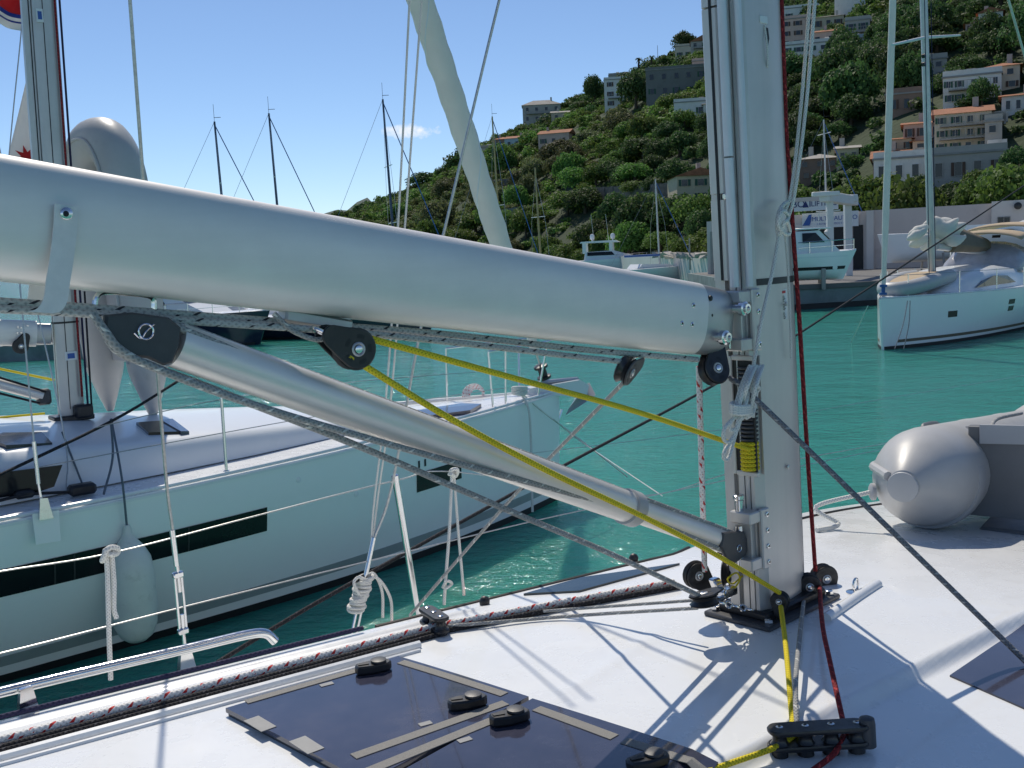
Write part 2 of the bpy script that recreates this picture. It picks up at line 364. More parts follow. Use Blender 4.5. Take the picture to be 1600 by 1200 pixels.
# ---------------------------------------------------------------- a yacht hull lofted from stations
class Hull:                                          # fr: origin at the stem on the waterline, f ahead
    def __init__(s, fr, Lh, B, fb0, fb1, keel=-.5, flare=.24, full=.6, rake=.10, n=34):
        s.fr, s.Lh, s.B, s.fb0, s.fb1, s.keel, s.flare, s.full, s.rake, s.n = fr, Lh, B, fb0, fb1, keel, flare, full, rake, n
    def sheer(s, x): return s.fb0 + (s.fb1 - s.fb0) * x / s.Lh
    def half(s, x):
        h = s.B * (1 - (1 - min(1, x / (s.full * s.Lh))) ** 1.75)
        return h * (1 - .16 * sm((x / s.Lh - .6) / .4))
    def pt(s, x, z, side, out=0.0):                  # point of the skin x metres aft of the stem at height z
        zs = s.sheer(x); hb = s.half(x); k = 1 - s.flare * sm(x / (.5 * s.Lh)); q = max(0, (zs - z) / zs)
        if z >= 0: w = 1 - (1 - k) * q ** 1.7
        else: w = k * max(0.02, (1 - (z / s.keel) ** 2)) ** .6
        kk = sm(x / 1.2)
        return s.fr(-x - (zs - z) * s.rake * (1 - kk), side * (w * hb + .025 * (1 - kk) + out), z)
    def rows(s):
        R_ = []
        for i in range(s.n + 1):
            x = s.Lh * (i / s.n) ** 1.35; zs = s.sheer(x); Z = [zs, zs * .9, zs * .75, zs * .6, zs * .45, zs * .3, zs * .15, 0, s.keel * .35, s.keel * .75, s.keel]
            R_.append([s.pt(x, z, 1) for z in Z] + [s.pt(x, z, -1) for z in reversed(Z)])
        return R_
    def mesh(s):
        rows = s.rows(); mb = MB(); mb.grid(rows); n = len(rows[0])
        mb.f.append([(len(rows) - 1) * n + i for i in range(n)]); mb.uv.append([(0, 0)] * n)
        mb.f.append([i for i in range(n)][::-1]); mb.uv.append([(0, 0)] * n)
        return mb, rows
    def band(s, x0, x1, zf0, zf1, side, out=.006, n=24):      # a strip lying on the skin; zf: height as function of x
        mb = MB(); P = []; Q = []
        for i in range(n + 1):
            x = x0 + (x1 - x0) * i / n; P.append([s.pt(x, zf0(x) + (zf1(x) - zf0(x)) * j / 3, side, out) for j in range(4)]); Q.append([s.pt(x, zf0(x) + (zf1(x) - zf0(x)) * j / 3, side, -.004) for j in range(4)])
        mb.grid(P)
        ring = [r[0] for r in P] + [r[3] for r in reversed(P)]; ring2 = [r[0] for r in Q] + [r[3] for r in reversed(Q)]; m = len(ring)
        mb.add(ring + ring2, [(i, (i + 1) % m, m + (i + 1) % m, m + i) for i in range(m)]); return mb
def deck_mesh(rows, fr, drop=.0, camber=.05):
    mb = MB(); R_ = []
    for r_ in rows:
        a, b = r_[0], r_[-1]; out = []
        for i in range(9):
            t = i / 8; p = a.lerp(b, t); p = p + V((0, 0, camber * (1 - (2 * t - 1) ** 2) - drop)); out.append(p)
        R_.append(out)
    mb.grid(R_); return mb

# ---------------------------------------------------------------- our own yacht
OWN = thing('sailing_yacht', 'white yacht in the foreground whose cabin roof carries the mast and tinted hatches', 'yacht', OB(0, 0, -ZD))
own_stem = Frame(OB(5.6, 0, -ZD), OB.az)
own_hull = Hull(own_stem, 12.5, 1.62, 1.40, 1.46); hm, hrows = own_hull.mesh()
hm.build('hull', M['gel2'], OWN)
deck_mesh(hrows, own_stem, .03).build('side_deck', M['nonskid'], OWN)
def edge_p(f): return .57 - .215 * f if f < .25 else .516 + .15 * (f - .25)
def edge_s(f): return -(1.05 - .10 * f) if f < .25 else -(1.025 + .04 * (f - .25))
def bead_s(f): return -.43 - .085 * (f + .3)
def dz(f, l):
    z = -.40 * sm((f - .15) / 3.7) - .028 * l * l
    b = bead_s(f); z += .0025 * math.exp(-((l - b) / .014) ** 2) - .024 * sm((b - l) / .034)
    rb = edge_p(f) - .055                                            # rounded rope gutter lip along the port edge
    z += .010 * math.exp(-((l - rb) / .012) ** 2) * (1 if f < -.55 else max(0, 1 - (f + .55) * 8))
    q = (.02 if f < -.45 else 0)
    c = .10 + .2 * (f + .41) ; z += .004 * math.exp(-((l - c) / .02) ** 2) * sm((-.3 - f) / .1) * sm((f + .8) / .1)
    
    if -1.75 < f < -1.3: z += .0
    return z
def D(f, l, h=0): return OB(f, l, dz(f, l) + h)
mb = MB(); rows = []
fs_ = [-3.0 + i * .045 for i in range(150)]
for f in fs_:
    if f > 2.7: break
    a, b = edge_s(f), edge_p(f); row = []
    row += [OB(f, a - .16, -.40), OB(f, a - .05, dz(f, a) - .09), OB(f, a - .02, dz(f, a) - .025)]
    N_ = 220
    for i in range(N_ + 1): l = a + (b - a) * i / N_; row.append(OB(f, l, dz(f, l)))
    row += [OB(f, b + .02, dz(f, b) - .02), OB(f, b + .04, dz(f, b) - .07), OB(f, b + .12, -.42)]
    rows.append(row)
mb.grid(rows); mb.build('cabin_roof', M['gel'], OWN, ang=1.2)
# non-skid panels moulded a little proud
def deck_patch(poly, h, mat_, name, parent=OWN, t=.004, n=10):
    """poly in (f,l); follows the roof"""
    mb = MB(); (a, b, c, d) = poly; rows = []
    for i in range(n + 1):
        row = []
        for j in range(n + 1):
            s, t_ = i / n, j / n
            f = (a[0] * (1 - s) + b[0] * s) * (1 - t_) + (d[0] * (1 - s) + c[0] * s) * t_
            l = (a[1] * (1 - s) + b[1] * s) * (1 - t_) + (d[1] * (1 - s) + c[1] * s) * t_
            row.append(D(f, l, h))
        rows.append(row)
    top = rows; mb.grid(top)
    per = [top[0][j] for j in range(n + 1)] + [top[i][n] for i in range(1, n + 1)] + [top[n][j] for j in range(n - 1, -1, -1)] + [top[i][0] for i in range(n - 1, 0, -1)]
    low = [p - V((0, 0, t)) for p in per]; m = len(per)
    mb.add(per + low, [(i, (i + 1) % m, m + (i + 1) % m, m + i) for i in range(m)])
    return mb.build(name, mat_, parent, ang=.5)
def Dp(u, v, h=0.0):                                   # the roof point h above the moulding that shows at a picture point
    f, l = px_fl(u, v, h); f, l = px_fl(u, v, h + dz(f, l)); return D(f, l, h)
def px_fl(u, v, h=0.0):
    q = OB.inv(onz(u, v, ZD + h)); return (q[0], q[1])
# two-leaf tinted hatch
def hatch(poly, label, handles, strips, tabs, extra):
    H_ = thing('deck_hatch', label, 'hatch', D(*poly[0], .0), 'tinted roof hatches')
    deck_patch([(p[0], p[1]) for p in poly], .018, M['acryl'], 'pane', H_, t=.010, n=8)
    cx = sum(p[0] for p in poly) / 4; cy = sum(p[1] for p in poly) / 4
    deck_patch([(cx + (p[0] - cx) * .985, cy + (p[1] - cy) * .985) for p in poly], .0078, M['cheek'], 'frame', H_, t=.02, n=4)
    for s in strips: deck_patch(s, .0196, M['grit'], 'grip_strip', H_, t=.0014, n=6)
    for s in tabs: deck_patch(s, .0194, M['label'], 'hinge_pad', H_, t=.0012, n=1)
    for (u, v, a) in handles:
        c = px_fl(u, v, .022); base = D(*c, .0185); hx = OB.F * math.cos(a) + OB.L * math.sin(a); hy = -OB.F * math.sin(a) + OB.L * math.cos(a)
        mbh = MB(); out = [(-.02, -.016), (.02, -.020), (.052, -.013), (.056, 0), (.052, .013), (.02, .020), (-.02, .016), (-.027, .01), (-.03, 0), (-.027, -.01)]
        mbh.prism(out, base + UP * .011, hx, hy, .020, .004)
        h_ = mbh.build('handle', M['plast'], H_, ang=.6)
        MB().lathe([(0, .016), (.002, .018), (.006, .018), (.008, .010), (.0081, .001)], base + UP * .021 + hx * .0, UP, 18).build('knob', M['cheek'], h_)
        MB().prism([(.024, -.006), (.048, -.004), (.048, .004), (.024, .006)], base + UP * .0215, hx, hy, .003).build('lever_slot', M['gline'], h_, smooth=False)
    return H_
hp1 = [px_fl(352, 1101, .018), px_fl(622, 1021, .018), px_fl(826, 1088, .018), px_fl(572, 1222, .018)]
hp2 = [px_fl(584, 1228, .018), px_fl(832, 1091, .018), px_fl(1122, 1180, .018), px_fl(880, 1400, .018)]
def strip(a, b, w, h=.02):
    A = V((*px_fl(*a, h), 0)); Bv = V((*px_fl(*b, h), 0)); d = (Bv - A).normalized(); n = V((-d.y, d.x, 0)) * w / 2
    return [((A + n).x, (A + n).y), ((Bv + n).x, (Bv + n).y), ((Bv - n).x, (Bv - n).y), ((A - n).x, (A - n).y)]
hatch(hp1, 'tinted roof hatch leaf nearer the port rope bundle', [(592, 1042, 2.75), (740, 1100, 2.7)],
      [strip((384, 1091), (602, 1030), .024), strip((626, 1030), (788, 1084), .024), strip((552, 1181), (790, 1097), .026)],
      [strip((392, 1118), (420, 1136), .034), strip((464, 1152), (494, 1172), .036), strip((500, 1067), (520, 1062), .016), strip((655, 1132), (674, 1127), .016)], None)
hatch(hp2, 'tinted roof hatch leaf nearer the camera at the bottom edge', [(806, 1124, 2.75), (1022, 1190, 2.8)],
      [strip((560, 1210), (812, 1107), .026), strip((838, 1106), (960, 1150), .026), strip((975, 1155), (1100, 1192), .026)],
      [strip((716, 1158), (736, 1152), .016)], None)
# port side window on the roof flank and starboard dark window at the right edge
w_ = [px_fl(818, 925, .0), px_fl(908, 900, .0), px_fl(1062, 880, .0), px_fl(905, 922, .0)]
deck_patch(w_, .006, M['glass2'], 'roof_window', OWN, t=.006, n=6)
deck_patch([px_fl(1484, 1050, -.02), px_fl(1640, 945, -.02), px_fl(1720, 1010, -.02), px_fl(1640, 1112, -.02)], .004, M['acryl'], 'roof_window', OWN, t=.006, n=12)
# raised rope gutter beside the port lines
ropeP = [(-2.6, .93), (-1.70, .745), (-.70, .555), (-.35, .42), (-.02, .285)]
def rp(f):
    for (a, b) in zip(ropeP, ropeP[1:]):
        if a[0] <= f <= b[0]: t = (f - a[0]) / (b[0] - a[0]); return a[1] * (1 - t) + b[1] * t
    return ropeP[0][1]
def along(off, f0, f1, h, n=26): return [D(f0 + (f1 - f0) * i / n, rp(f0 + (f1 - f0) * i / n) + off, h) for i in range(n + 1)]
MB().tube(along(-.055, -2.6, -.78, .006), .011, 8).build('rope_gutter', M['gel'], OWN)
MB().tube(along(-.085, -2.6, -.80, .002), .006, 8).build('rope_gutter', M['gel'], OWN)
# stainless grab rail on the port roof edge
hr_pts = [OB.onl(u, v, l) for (u, v, l) in ((-420, 1184, 1.04), (-140, 1118, .98), (0, 1082, .96), (160, 1044, .93), (300, 1012, .90), (385, 992, .885), (415, 990, .88), (430, 1002, .875))]
gr = thing('grab_rail', 'polished steel grab rail on short posts along the port roof edge', 'rail', hr_pts[3])
MB().tube(spline(hr_pts, 8), .0125, 14).build('rail', M['steel'], gr)
for u, v in ((40, 1074), (289, 1014)):
    a = OB.onl(u, v, .93); mbp = MB(); mbp.hull([a + OB.F * x + OB.L * y + UP * z for x in (-.013, .013) for y in (-.006, .006) for z in (0, -.012)] + [a + OB.F * x + OB.L * y + UP * z for x in (-.022, .022) for y in (-.010, .010) for z in (-.055, -.06)])
    mbp.build('post', M['steel'], gr)
# black rubber edge line and toe line forward on the port edge
def edgeline(pts, r, name, m, parent=OWN): return MB().tube(spline(pts, 6), r, 8).build(name, m, parent)
edgeline([OB(f, edge_p(f) + .012, dz(f, edge_p(f)) - .004) for f in [-.75 + i * .1 for i in range(12)]], .0075, 'edge_trim', M['rubber'])
edgeline([OB(f, edge_p(f) - .07, dz(f, edge_p(f) - .07) + .001) for f in [.4 + i * .2 for i in range(12)]], .006, 'edge_trim', M['rubber'])
for u, v in ((757, 938), (990, 872)):
    c = px_fl(u, v); MB().lathe([(0, .014), (.012, .015), (.02, .010), (.024, .002)], D(c[0], c[1] - .0, .0), UP, 12).build('trim_cap', M['plast'], OWN)
MB().tube([D(.0 + .34 * i / 10, -.155 + .04 * i / 10, .002) for i in range(11)], .015, 12).build('conduit_cover', M['gel'], OWN)
# small pad eye forward of the mast
pe = thing('pad_eye', 'small steel pad eye standing on the roof right of the mast', 'fitting', D(*px_fl(1337, 925), 0))
pc = D(*px_fl(1337, 926), 0)
MB().lathe([(0, .026), (.003, .026), (.004, .020)], pc, UP, 16).build('base_plate', M['steel'], pe)
MB().tube([pc + OB.F * (.013 * math.cos(a)) + UP * (.022 + .018 * math.sin(a)) for a in [R(-60 + 300 * i / 14) for i in range(15)]], .0035, 8).build('ring', M['steel'], pe)
# ---------------------------------------------------------------- mast
mt0 = OB(0, 0, 0); mtop = OB.onl(1167, -20, 0); tt = (mtop - mt0).normalized()
def MA(h, f=0, l=0): return mt0 + tt * (h / tt.z) + OB.F * f + OB.L * l          # a point at height h by the mast axis
MAST = thing('mast', 'silver aluminium mast standing on the foreground roof with slotted aft face', 'mast', mt0)
fc, hw = .120, .058
sec = []
for i in range(25):                                             # starboard flank round the nose to port
    a = math.pi * i / 24; c_, s_ = math.cos(a), math.sin(a)
    sec.append((-.100 + (fc + .100) * abs(s_) ** .75 , -hw * (1 if c_ > 0 else -1) * abs(c_) ** .74))
gv = []
for (f, l) in sec: gv.append((f, l))
sec = [(-.100, -hw)] + [(f, l) for (f, l) in sec[1:-1]] + [(-.100, hw)]
# groove line on the starboard flank near the nose
gi = 9
sec = sec[:gi] + [(sec[gi][0] - .003, sec[gi][1]), (sec[gi][0] - .001, sec[gi][1] + .007), (sec[gi][0] + .003, sec[gi][1] + .007), (sec[gi][0] + .005, sec[gi][1] + .001)] + sec[gi + 1:]
aft = [(-.060, hw - .006), (-.075, hw - .014), (-.085, .040), (-.085, .012), (-.070, .012), (-.070, -.002), (-.085, -.002), (-.085, -.018), (-.079, -.018), (-.079, -.022), (-.085, -.022), (-.085, -.034), (-.079, -.034), (-.079, -.038), (-.085, -.038), (-.082, -.046), (-.060, -.054)]
aft = [(f - .045, l) for (f, l) in aft]; full = sec + aft
hts = [.012, .3, .6, .9, 1.3, 1.8, 2.6, 4.0, 6.5, 10.0]
mb = MB(); mb.sweep(full, [MA(h) for h in hts], OB.F, OB.L); mb.build('extrusion', M['alu'], MAST, ang=.5)
# aft furling profile above the gooseneck: flat strip with a dark slot and two white conduits
prof = [(-.133, -.020), (-.152, -.018), (-.156, -.014), (-.156, .022), (-.152, .026), (-.133, .030)]
for (a, b) in ((.868, 1.06), (1.075, 1.5), (1.505, 10.0)):
    MB().sweep(prof, [MA(a), MA(b)], OB.F, OB.L).build('luff_profile', M['alu'], MAST, ang=.4)
MB().sweep([(-.1575, -.004), (-.1575, .003), (-.154, .003), (-.154, -.004)], [MA(.868), MA(10)], OB.F, OB.L).build('luff_slot', M['gline'], MAST, smooth=False)
white_al = mat('pale_conduit', (.62, .64, .66), .4, .25, var=.06, scale=9)
for (f, l, r, a, b) in ((-.158, -.036, .0115, .852, 1.155), (-.158, -.036, .0115, 1.159, 10), (-.132, -.060, .0095, .852, 10)):
    MB().tube([MA(a, f, l), MA(b, f, l)], r, 12).build('conduit', white_al, MAST)
MB().box(MA(1.067, -.15, -.022), .03, .012, .014, (OB.F, OB.L, tt), .002).build('joint_clip', M['steel'], MAST)
# black tape band
band = [(f * 1.012 + .0004, l * 1.022) for (f, l) in sec]
mb = MB(); rows = [[MA(h) + OB.F * f + OB.L * l for (f, l) in band] for h in (.852, .868)]; mb.grid(rows); mb.build('tape_band', M['tape'], MAST)
# exit slot plate high on the flank
fp = OB.onl(1196, 55, -.052)
def on_flank(u, v, out=.0, l=-.0545): return OB.onl(u, v, l) - OB.L * out
MB().box(on_flank(1191, 31, .003), .032, .004, .017, (OB.F, OB.L, tt), .001).build('slot_cover', M['sticker'], MAST)
MB().hull([on_flank(u, v, o) for (u, v) in ((1193, 42), (1199, 44), (1201, 60), (1199, 72), (1195, 62)) for o in (.002, -.004)]).build('exit_slot', M['gline'], MAST)
MB().tube(spline([on_flank(1193, 40, .003), on_flank(1194, 70, .008), on_flank(1197, 100, .004), on_flank(1199, 106, .0)], 5), .0022, 6).build('tail_cord', M['r_white'], MAST)
# maker's sticker with script strokes
stc = MB(); stq = [on_flank(u, v, .0022, -.0505) for (u, v) in ((1217, 453), (1228, 451), (1229, 498), (1219, 500))]
stc.hull([q + OB.L * o for q in stq for o in (0, .001)]); st_o = stc.build('sticker', M['sticker'], MAST, smooth=False)
ctr = sum(stq, V((0, 0, 0))) / 4; tx = (stq[3] - stq[0]).normalized(); ty = (stq[1] - stq[0]).normalized()
text_mesh('du hh oh', .0165, ctr + tx * .006 - OB.L * .0005, tx, ty, 'script_lettering', M['ink'], st_o, shear=.35, lift=.0012)
MB().hull([ctr - tx * .034 + tx * a + ty * b - OB.L * o for a in (0, .006) for b in (-.006, .008) for o in (.001, .0018)]).build('red_mark', M['redp'], st_o, smooth=False)
# gooseneck bracket: plate with screws, lugs
def bracket(h0, h1, name):
    br = MB(); c = MA((h0 + h1) / 2, -.0640, -.0)
    br.box(MA((h0 + h1) / 2, -.111, -.0585), .036, .012, h1 - h0, (OB.F, OB.L, tt), .003)
    br.box(MA(h1 - .018, -.150, -.030), .046, .06, .030, (OB.F, OB.L, tt), .003)
    br.box(MA(h0 + .018, -.150, -.030), .046, .06, .030, (OB.F, OB.L, tt), .003)
    br.box(MA((h0 + h1) / 2, -.140, -.020), .018, .05, h1 - h0 - .02, (OB.F, OB.L, tt), .002)
    b_ = br.build(name, M['alu'], MAST, ang=.4)
    for k in range(4):
        p = MA(h0 + .016 + (h1 - h0 - .032) * k / 3, -.107, -.0645)
        s_ = MB().lathe([(0, .0065), (.002, .0065), (.003, .005)], p, -OB.L, 14).build('screw', M['steel'], b_)
        MB().lathe([(0, .003), (.0006, .003)], p - OB.L * .003, -OB.L, 6).build('socket', M['gline'], s_, smooth=False)
    return b_
bracket(.695, .846, 'gooseneck_bracket'); bracket(.145, .30, 'vang_bracket')
MB().lathe([(0, .011), (.05, .011), (.053, .014), (.062, .014), (.064, .01)], MA(.275, -.160, -.02), tt, 14).build('toggle_pin', M['steel'], MAST)
MB().lathe([(-.065, .009), (.062, .009)], MA(.77, -.168, -.02), tt, 14).build('toggle_pin', M['steel'], MAST)
MB().lathe([(-.05, .010), (.06, .010)], MA(.20, -.165, -.02), tt, 14).build('toggle_pin', M['steel'], MAST)
for (h, f) in ((.385, -.0), (.80, .02)):
    MB().lathe([(0, .006), (.002, .006), (.003, .004)], MA(h, f + .005, -hw - .0005), -OB.L, 12).build('rivet', M['alud'], MAST)
# furling opening with drum
s0, s1 = .395, .672
fr_ = MB()
for (a, b, c_, d_) in ((-.092, -.060, s0 - .012, s0), (-.092, -.060, s1, s1 + .012)):
    fr_.box(MA((c_ + d_) / 2, -.133, -.033), .012, .062, d_ - c_, (OB.F, OB.L, tt), .002)
fr_.box(MA((s0 + s1) / 2, -.133, .004), .012, .012, s1 - s0 + .02, (OB.F, OB.L, tt), .002)
fr_.box(MA((s0 + s1) / 2, -.105, -.0615), .008, .006, s1 - s0 + .02, (OB.F, OB.L, tt), .001)
op = fr_.build('opening_frame', M['alu'], MAST, ang=.4)
MB().box(MA((s0 + s1) / 2, -.131, -.030), .006, .058, s1 - s0, (OB.F, OB.L, tt)).build('opening', M['gline'], MAST, smooth=False)
MB().box(MA((s0 + s1) / 2, -.1355, -.017), .003, .003, s1 - s0, (OB.F, OB.L, tt)).build('opening_rail', M['alud'], MAST)
dr = MB(); n_ = 42; pts_ = []
for k in range(int((s1 - .47 - .01) / .0105)):
    h = .475 + k * .0105; dr.tube([MA(h, -.125 + .020 * math.cos(a), -.036 + .019 * math.sin(a)) for a in [2 * math.pi * i / 14 for i in range(14)]], .0034, 6, closed=True)
dr.build('furling_drum', M['cheek'], MAST)
yc = MB()
for k in range(7):
    h = .402 + k * .0105; yc.tube([MA(h, -.127 + .020 * math.cos(a), -.036 + .018 * math.sin(a)) for a in [2 * math.pi * i / 14 for i in range(14)]], .0054, 7, closed=True)
tag(yc.build('rope_turns', M['r_yel']), 'yellow rope turns wound on the furling drum in the mast', 'rope')
# mast step plate
stp = MB(); stp.box(OB(0, 0, .006), .34, .20, .014, (OB.F, OB.L, UP), .004); stp.build('step_plate', M['cheek'], MAST)
stp = MB(); stp.box(MA(.022, .0, 0), .28, .15, .024, (OB.F, OB.L, UP), .006); stp.build('step_collar', M['plast'], MAST)
for (f, l) in ((-.145, -.08), (.145, -.08), (.145, .08), (-.145, .08)): MB().lathe([(0, .011), (.010, .011), (.012, .008)], OB(f, l, .013), UP, 6).build('bolt', M['steel'], MAST)

# ---------------------------------------------------------------- boom
bt = OB.onl(1090, 441, -.03); bb = OB.onl(1090, 555, -.03); lt = OB.onl(0, 236, -.03); lb = OB.onl(0, 440, -.03)
c1 = (bt + bb) / 2 + OB.L * .03; c0 = (lt + lb) / 2 + OB.L * .03
bax = (c0 - c1).normalized(); bup = (UP - bax * UP.dot(bax)).normalized(); bside = bax.cross(bup)       # bside: towards starboard or port
if bside.dot(OB.L) > 0: bside = -bside                                                     # bside points to us (starboard)
bh = ((bt - bb).length + (lt - lb).length) / 2 * .985
BOOM = thing('boom', 'long satin aluminium boom slanting up to the left from the mast', 'boom', c1)
bsec = []
for i in range(40):
    a = 2 * math.pi * i / 40; ca, sa = math.cos(a), math.sin(a)
    w = .060 * (abs(ca) ** .42) * (1 if ca > 0 else -1); hgt = .5 * bh * (abs(sa) ** .72) * (1 if sa > 0 else -1)
    w *= 1 - .22 * max(0, -sa) ** 2.0 - .10 * max(0, sa) ** 2
    bsec.append((w, hgt))
b0 = c1; b1 = c1 + bax * 3.3
MB().sweep(bsec, [b0 + bax * (3.3 * i / 20) for i in range(21)], bside, bup).build('extrusion', M['alub'], BOOM, ang=.6)
ends = [(a * .98, b * .985) for (a, b) in bsec]
ec = MB(); L_e = .135
rows = []
for (s, k, wv) in ((0.0, 1.0, 1.0), (.05, .985, .98), (.09, .965, .90), (.122, .93, .74), (.134, .88, .60), (.137, .80, .5)):
    rows.append([b0 - bax * s + bside * (a * wv) + bup * (b * k) for (a, b) in ends])
ec.grid(rows, wrap=True); n_ = len(ends); ec.f.append([len(ec.v) - n_ + k for k in range(n_)]); ec.uv.append([(0, 0)] * n_)
ec.build('end_casting', M['alud'], BOOM, ang=.6)
def on_boom(u, v, l=-.061): return OB.onl(u, v, l)
def stud(p, ax, r, l, m, name, parent, n=14):
    return MB().lathe([(-.01, r), (l * .7, r), (l, r * .8), (l + .0005, r * .2)], p, ax, n).build(name, m, parent)
for (u, v) in ((1083, 477), (1065, 505), (1081, 507)):
    r_ = stud(on_boom(u, v, -.0585), bside, .006, .003, M['steel'], 'rivet', BOOM); stud(on_boom(u, v, -.0595), bside, .003, .0035, M['gline'], 'rivet_hole', r_, 8)
for (u, v) in ((1110, 466), (1111, 493)): stud(on_boom(u, v, -.055), bside, .0065, .003, M['gline'], 'casting_hole', BOOM)
for (u, v) in ((1119, 527), (1149, 482)):
    p = on_boom(u, v, -.05); bl = MB().lathe([(-.02, .011), (.016, .011), (.0165, .017), (.028, .017), (.030, .012), (.036, .0115), (.0365, .006), (.03, .004)], p, bside, 18).build('bolt', M['steel'], BOOM)
# white strap round the boom with snap
S0 = [on_boom(u, v, -.066) for (u, v) in ((103, 321), (101, 360), (95, 410), (90, 440), (86, 468), (76, 484), (62, 488))]
sp_ = spline(S0, 5); mb = MB(); rows = []
for i, p in enumerate(sp_):
    rows.append([p + bax * o - OB.L * q for (o, q) in ((-.0155, .0), (-.0155, .0025), (.0155, .0025), (.0155, .0))])
mb.grid(rows, wrap=True); n4 = 4; mb.f.append([0, 1, 2, 3]); mb.uv.append([(0, 0)] * 4)
STR = thing('strap', 'white webbing strap with a press stud hanging down the boom side', 'strap', S0[-1]); mb.build('webbing', M['webbing'], STR)
stud(on_boom(103, 334, -.068), bside, .0085, .004, M['steel'], 'press_stud', STR); stud(on_boom(103, 334, -.072), bside, .004, .001, M['gline'], 'stud_hole', STR)
back = [on_boom(u, v, .066) for (u, v) in ((66, 430), (64, 455), (62, 470))]
mb = MB(); rows = [[p + bax * o + OB.L * q for (o, q) in ((-.0165, .0), (-.0165, .0025), (.0165, .0025), (.0165, .0))] for p in back]; mb.grid(rows, wrap=True); mb.build('webbing', M['webbing'], STR)
# small bracket under the boom carrying the furling block
ub = MB(); q0 = OB.onl(440, 492, 0); q1 = OB.onl(545, 510, 0)
ub.box((q0 + q1) / 2, (q1 - q0).length, .03, .022, ((q1 - q0).normalized(), OB.L, (q1 - q0).normalized().cross(OB.L)), .004)
ub.build('under_track', M['alud'], BOOM, ang=.4)
ub = MB(); q0 = OB.onl(150, 466, 0); q1 = OB.onl(242, 470, 0)
bw = [OB.onl(u, v, 0) for (u, v) in ((148, 476), (151, 464), (164, 456), (200, 458), (237, 464), (241, 484))]
MB().tube(spline(bw, 5), .0042, 8).build('bail', M['steel'], BOOM)

# ---------------------------------------------------------------- blocks
def teardrop(r, d, r2, n=14):
    pts = circ(0, 0, r, n, R(-200), R(20)); return [(x, y) for (x, y) in pts] + circ(0, d, r2, 6, R(20), R(160))
def block(name, label, c, axis, head, r, m_cheek='plast', w=.018, group='rope blocks', shackle=True, wheel=False):
    axis = V(axis).normalized(); head = (V(head) - axis * V(head).dot(axis)).normalized(); side = head.cross(axis)
    B_ = thing(name, label, 'pulley', c, group)
    for s in (-1, 1):
        o = V(c) + axis * (s * (w / 2 + .003))
        ck = MB().prism(teardrop(r, r * 1.5, r * .55), o, side, head, .005, .0018).build('cheek', M[m_cheek], B_, ang=.5)
        if s * axis.dot(EYEP - V(c)) > 0:
            mr = MB(); mr.tube([o + axis * (s * .0028) + (side * math.cos(a) + head * math.sin(a)) * r * .30 for a in [2 * math.pi * i / 16 for i in range(16)]], r * .075, 6, closed=True); mr.build('bearing_ring', M['alud'], ck)
            MB().lathe([(0, r * .2), (.0035, r * .2), (.0045, r * .12)], o + axis * (s * .002), axis * s, 12).build('pin', M['steel'], ck)
            for k in range(5):
                a0 = 2 * math.pi * k / 5 + .4
                MB().prism([(math.cos(a0 + t) * r * q, math.sin(a0 + t) * r * q) for (t, q) in ((-.32, .56), (0, .54), (.32, .56), (.30, .74), (0, .76), (-.30, .74))], o + axis * (s * .0022), side, head, .0012).build('slot', M['gline'], ck, smooth=False)
    MB().lathe([(-w / 2, r * 1.06), (-w / 4, r * .9), (0, r * .82), (w / 4, r * .9), (w / 2, r * 1.06)], c, axis, 24).build('sheave', M['sheave'], B_)
    if shackle:
        p = V(c) + head * r * 1.5; MB().tube([p + (axis * (.011 * math.cos(a)) + head * (.012 + .02 * math.sin(a))) for a in [R(-50 + 280 * i / 14) for i in range(15)]], .0035, 8).build('shackle', M['steel'], B_)
    return B_
L_ = OB.L; F_ = OB.F
cB2 = OB.onl(553, 545, -.045)
block('rope_block', 'black block under the boom carrying the bend of the yellow rope', cB2, (L_ + F_ * .15), OB.onl(520, 527, -.045) - cB2, .034, w=.022)
cB3 = OB.onl(978, 579, -.01)
block('rope_block', 'grey faced oblong block under the boom above the diagonal grey line', cB3, L_ - F_ * .35 + UP * .45, OB.onl(1004, 566, -.01) - cB3, .030, 'cheek', w=.02)
cB4 = OB.onl(1115, 577, -.03)
block('rope_block', 'black block hanging from the lower boom end beside the mast', cB4, L_ + F_ * .25 - UP * .3, OB.onl(1120, 545, -.03) - cB4, .036, w=.022)
# ---------------------------------------------------------------- vang
va = OB.onl(224, 520, 0); vb = OB.onl(1150, 853, 0); vd = (vb - va).normalized(); vl = (vb - va).length
VANG = thing('boom_vang', 'silver telescopic boom vang strut sloping from the boom down to the mast foot', 'vang', vb)
vcol = OB.onl(985, 797, 0); lc = (vcol - va).dot(vd)
MB().lathe([(.05, .036), (lc - .02, .036)], va, vd, 28).build('outer_tube', M['aluv'], VANG)
cl = MB().lathe([(lc - .022, .036), (lc - .020, .041), (lc + .012, .041), (lc + .016, .030)], va, vd, 28).build('collar', M['hypl'], VANG)
stud(va + vd * lc - OB.L * .039 + V((0, 0, -.012)), -OB.L, .0035, .003, M['gline'], 'collar_screw', cl)
MB().lathe([(lc, .029), (vl - .05, .029)], va, vd, 28).build('inner_tube', M['aluv'], VANG)
vn = OB.L.cross(vd).normalized()
if vn.z < 0: vn = -vn
def vpoly(pts, l, t, name, m, par, bev=.004):
    P = [OB.onl(u, v, l) for (u, v) in pts]; o = sum(P, V((0, 0, 0))) / len(P)
    return MB().prism([((p - o).dot(vd), (p - o).dot(vn)) for p in P], o, vd, vn, t, bev).build(name, m, par, ang=.5)
